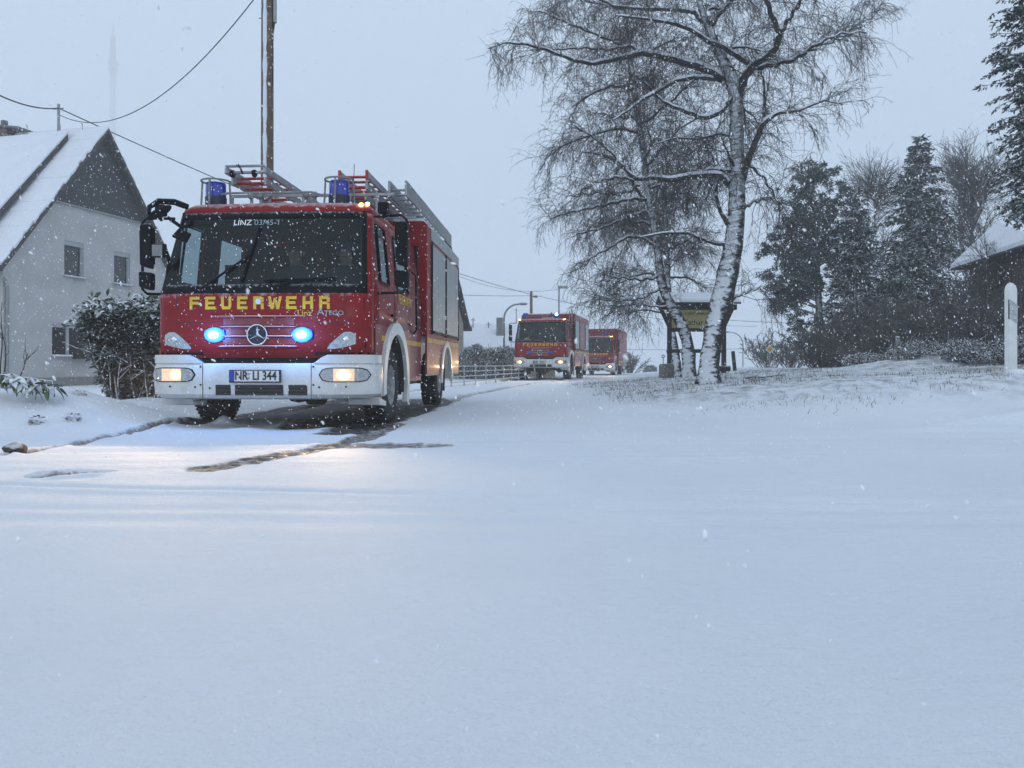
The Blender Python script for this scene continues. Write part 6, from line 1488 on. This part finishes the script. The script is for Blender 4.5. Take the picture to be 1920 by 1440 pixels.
def leaf_mass(n, boxes, size, g, flat=0.3, width=0.42):
    """folded leaf pairs scattered through ellipsoids; boxes: (centre, radii, weight)"""
    w = np.array([b[2] for b in boxes], float); pick = g.choice(len(boxes), n, p=w / w.sum())
    c = np.array([b[0] for b in boxes], float)[pick]; r = np.array([b[1] for b in boxes], float)[pick]
    q = c + rand_dir(n, g) * r * (g.uniform(0.35, 1.0, (n, 1)) ** 0.5)
    d = norm(rand_dir(n, g) * np.array([1, 1, flat]) + norm(q - c) * 0.5 - UPV * 0.15); L_ = size * g.uniform(0.6, 1.3, (n, 1)); s = norm(np.cross(d, norm(rand_dir(n, g) * 0.5 + UPV))) * L_ * width * 0.5; u = np.cross(s, d); u = norm(u) * L_ * 0.06
    V = np.stack([q, q + d * L_ * 0.5 + s + u, q + d * L_, q + d * L_ * 0.5 - s + u], 1).reshape(-1, 3)
    return V, np.arange(n * 4).reshape(-1, 4)
gl = np.random.default_rng(81)
# far snowy hedge behind the fence
hb = at(914, 690, 36); q = empty('snowy_bush', (hb.x, hb.y, -0.05), 0, 'wide frosted bush behind the rail fence, between the two trucks', 'bush')
V, F = leaf_mass(15000, [((-0.75, 0, 0.8), (0.75, 0.8, 0.75), 1), ((0.1, 0.1, 0.75), (0.8, 0.8, 0.72), 1), ((0.85, 0, 0.8), (0.7, 0.8, 0.8), 1), ((-0.5, 0, 1.35), (0.3, 0.4, 0.35), .3), ((-0.1, -0.3, 0.3), (1.6, 0.6, 0.35), .7)], 0.11, gl)
o = np_mesh('foliage', V, F, 'hedge_leaf', q); o['kind'] = 'stuff'
st = grow(np.stack([gl.uniform(-1.2, 1.2, 60), gl.uniform(-.4, .4, 60), np.zeros(60)], -1), rand_dir(60, gl) * 0.3 + UPV, gl.uniform(1.0, 1.9, 60), 7, 0.0, 0.08, gl); v, f = tubes(st, 0.014, 0.006, 4); np_mesh('stems', v, f, 'stem', q)
sb_ = at(1219, 697, 66); q = empty('snowy_bush', (sb_.x, sb_.y, -0.15), 0, 'small round dark bush on the horizon left of the stone block', 'bush')
V, F = leaf_mass(3500, [((0, 0, 0.35), (0.6, 0.5, 0.42), 1)], 0.12, gl); o = np_mesh('foliage', V, F, 'hedge_leaf', q); o['kind'] = 'stuff'
MB().tube([(0, 0, 0), (0, 0, 0.4)], 0.05, 6).build('stem', 'stem', q)
# low snowy ground shrubs behind the bank road
for k, (x0, x1, yt, d, lab) in enumerate(((1600, 1700, 655, 18.5, 'low snowy shrub at the left end of the right-hand hedge'), (1690, 1790, 632, 17.0, 'low snowy shrub in the middle of the right-hand hedge'), (1780, 1885, 622, 15.8, 'low snowy shrub just left of the reflector post'), (1880, 1990, 615, 15.0, 'low snowy shrub right behind the reflector post'))):
    p = at((x0 + x1) / 2, 680, d); w = (x1 - x0) / 2 / FPX * d; z = gz(p.x, p.y); h = at(0, yt, d).z - z
    q = empty('low_shrub', (p.x, p.y, z), 0, lab, 'shrub', 'low hedge on the right')
    V, F = leaf_mass(5500, [((gl.uniform(-w, w), gl.uniform(-.5, .4), h * gl.uniform(.1, .5)), (w * gl.uniform(.25, .5), .35, h * gl.uniform(.2, .45)), 1) for _ in range(9)] + [((0, -.3, h * .10), (w * 1.1, .5, h * .18), .7)], 0.055, gl, flat=0.5); o = np_mesh('foliage', V, F, 'hedge_leaf', q); o['kind'] = 'stuff'
    n = 50; st = grow(np.stack([gl.uniform(-w, w, n), gl.uniform(-.4, .4, n), np.zeros(n)], -1), rand_dir(n, gl) * 0.7 + UPV, gl.uniform(0.5, 1.0, n) * h * 1.25, 6, 0.04, 0.12, gl); v, f = tubes(st, 0.008, 0.004, 3); np_mesh('stems', v, f, 'stem', q)
# laurel hedge between house and truck
hx0, hx1 = -6.72, -5.05
lh = empty('laurel_hedge', (-5.95, 12.2, gz(-5.95, 12.2)), 0, 'dark cherry laurel hedge with snow on top, left of the nearest truck', 'hedge')
boxes = [((-0.42, 0, 1.30), (0.50, 0.55, 0.32), 1.2), ((0.35, 0, 1.32), (0.60, 0.55, 0.34), 1.2), ((-0.36, 0.15, 0.9), (0.48, 0.5, 0.5), 1.0), ((0.45, 0.15, 0.9), (0.55, 0.5, 0.55), 1.2), ((-0.15, 0.30, 0.45), (0.62, 0.4, 0.5), 1.3), ((0.6, 0.15, 0.4), (0.5, 0.5, 0.45), 1.2), ((0.1, 0.3, 0.2), (0.75, 0.35, 0.25), 0.8)]
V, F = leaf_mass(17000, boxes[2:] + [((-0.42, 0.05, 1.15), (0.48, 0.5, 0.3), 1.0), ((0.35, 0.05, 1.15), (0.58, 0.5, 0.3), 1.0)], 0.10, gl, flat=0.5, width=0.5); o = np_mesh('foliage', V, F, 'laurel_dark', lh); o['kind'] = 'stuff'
V, F = leaf_mass(1500, [((-0.42, 0, 1.42), (0.50, 0.55, 0.16), 1.2), ((0.35, 0, 1.46), (0.60, 0.55, 0.16), 1.2)], 0.11, gl, flat=0.25, width=0.5); o = np_mesh('top_foliage', V, F, 'laurel', lh); o['kind'] = 'stuff'
stm = MB()
for k in range(9):
    x = gl.uniform(-0.35, 0.45); tx_ = x * 1.7 + gl.uniform(-0.25, 0.25); y0 = gl.uniform(-0.3, 0.0)
    c = grow(np.array([[x, y0, -0.05]]), np.array([[tx_ - x, -0.12, 0.9]]), [gl.uniform(0.8, 1.25)], 8, 0.0, 0.09, gl)[0]
    MB().tube([tuple(p) for p in c], list(np.linspace(0.019, 0.007, 8)), 6).build('stem', 'stem', lh, smooth=70)
    for j in (3, 4, 5):
        e_ = grow(c[j][None], (rand_dir(1, gl) * np.array([1, 0.3, 0.4]) + UPV * 0.4), [gl.uniform(0.3, 0.55)], 5, 0.0, 0.12, gl)[0]; stm.tube([tuple(p) for p in e_], list(np.linspace(0.009, 0.004, 5)), 5)
stm.build('side_shoots', 'stem', lh, smooth=70)
def leaf_mesh(name, L_, w, m, bend, cap):
    mb = MB(); n = 6; rows_ = []
    for i in range(n + 1):
        t = i / n; ww = w * math.sin(math.pi * min(1, t * 0.92 + 0.06)) ** 0.8; x = L_ * t; z = -bend * t * t
        mb.v += [(x, -ww, z + ww * 0.25), (x, 0, z), (x, ww, z + ww * 0.25)]
    for i in range(n):
        for k in range(2): a = i * 3 + k; mb.f.append((a, a + 1, a + 4, a + 3))
    b = len(mb.v)
    if cap:
        for i in range(n + 1):
            t = i / n; ww = 0.86 * w * math.sin(math.pi * min(1, t * 0.9 + 0.08)) ** 0.7; x = L_ * (0.06 + 0.86 * t); z = -bend * t * t; h = 0.014 * math.sin(math.pi * (0.08 + 0.84 * t))
            mb.v += [(x, -ww, z + ww * 0.25 + 0.001), (x, 0, z + h + 0.004), (x, ww, z + ww * 0.25 + 0.001)]
        for i in range(n):
            for k in range(2): a = b + i * 3 + k; mb.f.append((a, a + 1, a + 4, a + 3))
    me = bpy.data.meshes.new(name); me.from_pydata(mb.v, [], mb.f); me.materials.append(M[m]); me.materials.append(M['stuck_snow'])
    for p in me.polygons:
        p.use_smooth = True
        if p.vertices[0] >= b: p.material_index = 1
    return me
LEAF = [leaf_mesh('leaf', 0.12, 0.026, 'laurel', 0.030, False), leaf_mesh('leaf', 0.12, 0.027, 'laurel', 0.030, True), leaf_mesh('leaf', 0.125, 0.027, 'laurel', 0.055, True), leaf_mesh('leaf', 0.13, 0.027, 'laurel_light', 0.02, False), leaf_mesh('leaf', 0.13, 0.027, 'laurel_light', 0.045, True)]
def leaf_at(parent, me, p, yaw, pitch, roll, s=1.0):
    o = bpy.data.objects.new('leaf', me); COL.objects.link(o); o.parent = parent; o.location = p; o.rotation_euler = (roll, pitch, yaw); o.scale = (s, s, s); return o
rl = random.Random(17)
for k in range(250):
    x = rl.uniform(-0.92, 0.95); y = rl.uniform(-0.62, 0.30); top = 1.62 - 0.10 * ((x - 0.1) / 0.9) ** 2 - 0.22 * max(0, -y - 0.15) + 0.05 * math.sin(x * 9) - (0.12 if x < -0.75 else 0)
    leaf_at(lh, LEAF[1 if rl.random() < 0.6 else 2], (x, y, top + rl.uniform(-0.18, 0.03)), rl.uniform(0, 6.28), rl.uniform(-0.35, 0.75), rl.uniform(-0.35, 0.35), rl.uniform(0.7, 1.15))
for k in range(30):
    leaf_at(lh, LEAF[3], (rl.uniform(-0.9, 0.9), rl.uniform(-0.4, 0.2), 1.60 + rl.uniform(-0.03, 0.05)), rl.uniform(0, 6.28), rl.uniform(-1.3, -0.7), rl.uniform(-0.4, 0.4), rl.uniform(0.7, 1.0))
# laurel bush at the left edge, large single leaves
lbp = at(30, 735, 8.2); lb_ = empty('laurel_bush', (lbp.x, lbp.y, gz(lbp.x, lbp.y) + 0.08), 0, 'small laurel bush with large snow-laden leaves at the left edge', 'bush')
for k in range(7):
    a0 = Vector((-0.25 - 0.05 * k, 0.05 * (k % 3), 0.02)); tipx = (-0.05 + 0.065 * k); c = [a0, a0.lerp(Vector((tipx, -0.1, 0.18)), 0.5) + Vector((0, 0, 0.10)), Vector((tipx, -0.1 + 0.03 * k, 0.20 - 0.012 * k)), Vector((tipx + 0.14, -0.12, 0.13 - 0.02 * k))]
    MB().tube(c, [0.012, 0.010, 0.007, 0.004], 6).build('stem', 'stem', lb_, smooth=70)
    for j in range(11):
        t = rl.uniform(0.25, 1.0) * 2.999; i = int(t); p = c[i].lerp(c[i + 1], t - i)
        leaf_at(lb_, LEAF[3 if rl.random() < 0.35 else 4], (p.x, p.y, p.z), rl.uniform(-2.4, 1.2), rl.uniform(-0.3, 1.2), rl.uniform(-0.6, 0.6), rl.uniform(0.95, 1.45))
# bare sapling behind it
sp_ = at(8, 720, 8.6); q = empty('bare_sapling', (sp_.x, sp_.y, gz(sp_.x, sp_.y)), 0, 'thin bare reddish sapling behind the laurel bush at the left edge', 'sapling')
gs = np.random.default_rng(5); l0 = grow(np.array([[0, 0, 0.1], [-0.05, 0, 0.1], [0.1, 0.05, 0.05]]), np.array([[0.12, 0, 1.0], [-0.05, 0, 1], [0.35, 0, 0.6]]), [0.62, 0.95, 0.4], 8, 0, 0.08, gs); q2, t_, _, _ = sample_on(l0, 4, 0.4, 1, gs); l1_ = grow(q2, t_ + rand_dir(12, gs) * 0.5, gs.uniform(.1, .3, 12), 5, 0, 0.1, gs)
v, f = merge([tubes(l0, 0.009, 0.003, 5), tubes(l1_, 0.004, 0.002, 4)]); np_mesh('branches', v, f, 'twig', q)['kind'] = 'stuff'
# small plant tufts on the snow bed
for k, (x, y, d, lab) in enumerate(((70, 765, 7.7, 'snowed-over plant tuft nearest the laurel bush'), (136, 768, 7.9, 'small brown plant tuft in the middle of the left snow bed'), (150, 755, 8.6, 'snowed-over plant tuft at the right of the left snow bed'))):
    p = at(x, y, d); q = empty('plant_tuft', (p.x, p.y, gz(p.x, p.y)), 0, lab, 'plant', 'plant tufts on the left snow bed'); V, F = leaf_mass(60, [((0, 0, 0.035), (0.07, 0.06, 0.04), 1)], 0.045, gl); np_mesh('foliage', V, F, 'dirt_clod', q)['kind'] = 'stuff'
# dead branch lying on the bank
fbp = at(1430, 702, 14.0); q = empty('fallen_branch', (fbp.x, fbp.y, gz(fbp.x, fbp.y) + 0.02), 0, 'dark fallen branch lying on the snowy bank', 'branch')
l0 = grow(np.array([[-0.35, 0, 0.02]]), np.array([[1, 0.1, 0.05]]), [0.75], 9, 0, 0.08, gs); q2, t_, _, _ = sample_on(l0, 14, 0.0, 1, gs); l1_ = grow(q2, t_ + rand_dir(14, gs) * np.array([0.8, 0.5, 0.4]) + UPV * 0.15, gs.uniform(.12, .35, 14), 5, 0.05, 0.12, gs)
v, f = merge([tubes(l0, 0.014, 0.006, 5), tubes(l1_, 0.006, 0.003, 4)]); np_mesh('twigs', v, f, 'twig', q)

# ------------------------------------------------------------------ grass stubble on the bank
def grass():
    g = np.random.default_rng(91); n = 900; cx = g.uniform(1.6, 9.5, n); cy = g.uniform(9.6, 22, n)
    ok = (cy > 10.6 - 0.55 * (cx - 2.3)) & (vnoise(cx * 0.8, cy * 0.8) > -0.12); cx, cy = cx[ok], cy[ok]
    m = 14; px = np.repeat(cx, m) + g.normal(0, 0.16, len(cx) * m); py = np.repeat(cy, m) + g.normal(0, 0.12, len(cx) * m); pz = height0(px, py) - 0.01; N = len(px)
    q = np.stack([px, py, pz], -1); d = norm(g.normal(0, 0.5, (N, 3)) + UPV); L_ = g.uniform(0.035, 0.13, (N, 1)) * (g.random((N, 1)) ** 0.5); w = norm(np.cross(d, rand_dir(N, g))) * 0.0045
    V = np.stack([q - w, q + w, q + d * L_], 1).reshape(-1, 3); o = np_mesh('grass_stubble', V, np.arange(N * 3).reshape(-1, 3), 'dry_grass')
    tag(o, 'sparse dry grass blades poking through the snow on the bank', 'grass', kind='stuff')
grass()

# ------------------------------------------------------------------ falling snow
def flakes():
    g = np.random.default_rng(101); pts, rad = [], []
    for (d0, d1, n, r0, r1) in ((1.8, 13.0, 24000, 0.0020, 0.0050), (13.0, 30.0, 19000, 0.0028, 0.0062), (2.5, 9.0, 320, 0.0038, 0.0062), (0.45, 1.6, 130, 0.0016, 0.003), (5.0, 8.3, 16000, 0.0022, 0.0048)):
        d = (g.random(n) * (d1 ** 3 - d0 ** 3) + d0 ** 3) ** (1 / 3); x = g.uniform(-0.78, 0.78, n) * d; z = CAMZ + g.uniform(-0.56, 0.56, n) * d
        th = TH1; u = (x - T1[0]) * math.cos(th) - (d - T1[1]) * math.sin(th); v = (x - T1[0]) * math.sin(th) + (d - T1[1]) * math.cos(th)
        ok = (z > height0(x, d) + 0.02) & ((z > 0.45) | (d > 4.5) | (d < 1.6)) & ~((np.abs(u) < 1.3) & (v > 0.02) & (v < 6.9) & (z < 3.0) & (z > 0.25))
        pts.append(np.stack([x, d, z], -1)[ok]); rad.append((r0 + (r1 - r0) * g.random(n) ** 2.5)[ok])
    P = np.concatenate(pts); r = np.concatenate(rad)[:, None]; n = len(P)
    ax = norm(np.array([0.35, 0.1, -1.0]) + g.normal(0, 0.35, (n, 3))); b = norm(np.cross(ax, rand_dir(n, g))); c = np.cross(ax, b)
    g5 = (1 + 5 ** 0.5) / 2; ico = np.array([(-1, g5, 0), (1, g5, 0), (-1, -g5, 0), (1, -g5, 0), (0, -1, g5), (0, 1, g5), (0, -1, -g5), (0, 1, -g5), (g5, 0, -1), (g5, 0, 1), (-g5, 0, -1), (-g5, 0, 1)]) / 1.9
    tri = np.array([(0, 11, 5), (0, 5, 1), (0, 1, 7), (0, 7, 10), (0, 10, 11), (1, 5, 9), (5, 11, 4), (11, 10, 2), (10, 7, 6), (7, 1, 8), (3, 9, 4), (3, 4, 2), (3, 2, 6), (3, 6, 8), (3, 8, 9), (4, 9, 5), (2, 4, 11), (6, 2, 10), (8, 6, 7), (9, 8, 1)])
    jit = g.uniform(0.7, 1.25, (n, 12, 1))
    V = (P[:, None] + (ico[None, :, 0:1] * b[:, None] + ico[None, :, 1:2] * c[:, None] * 0.85 + ico[None, :, 2:3] * ax[:, None] * g.uniform(1.1, 2.7, (n, 1, 1))) * r[:, None] * jit).reshape(-1, 3)
    F = (np.arange(n)[:, None, None] * 12 + tri[None]).reshape(-1, 3)
    o = np_mesh('falling_snow', V, F, 'flake', smooth=True); tag(o, 'snowflakes falling through the air', 'snowfall', kind='stuff')
flakes()

# ------------------------------------------------------------------ haze: thin snow-filled air round the whole place
hm = bpy.data.materials.new('snow_air'); hm.use_nodes = True; nt = hm.node_tree; nt.nodes.clear()
ho = nt.nodes.new('ShaderNodeOutputMaterial'); hv = nt.nodes.new('ShaderNodeVolumePrincipled')
hv.inputs['Color'].default_value = (0.985, 0.988, 0.992, 1); hv.inputs['Density'].default_value = 0.0027; hv.inputs['Anisotropy'].default_value = 0.0
nt.links.new(hv.outputs[0], ho.inputs['Volume'])
M['snow_air'] = hm
hz_ = MB().box(-706, 706, -64, 706, -1.6, zt + 4 if zt > 50 else 180.0).build('haze', 'snow_air'); tag(hz_, 'pale snow-filled air', 'haze', kind='stuff')
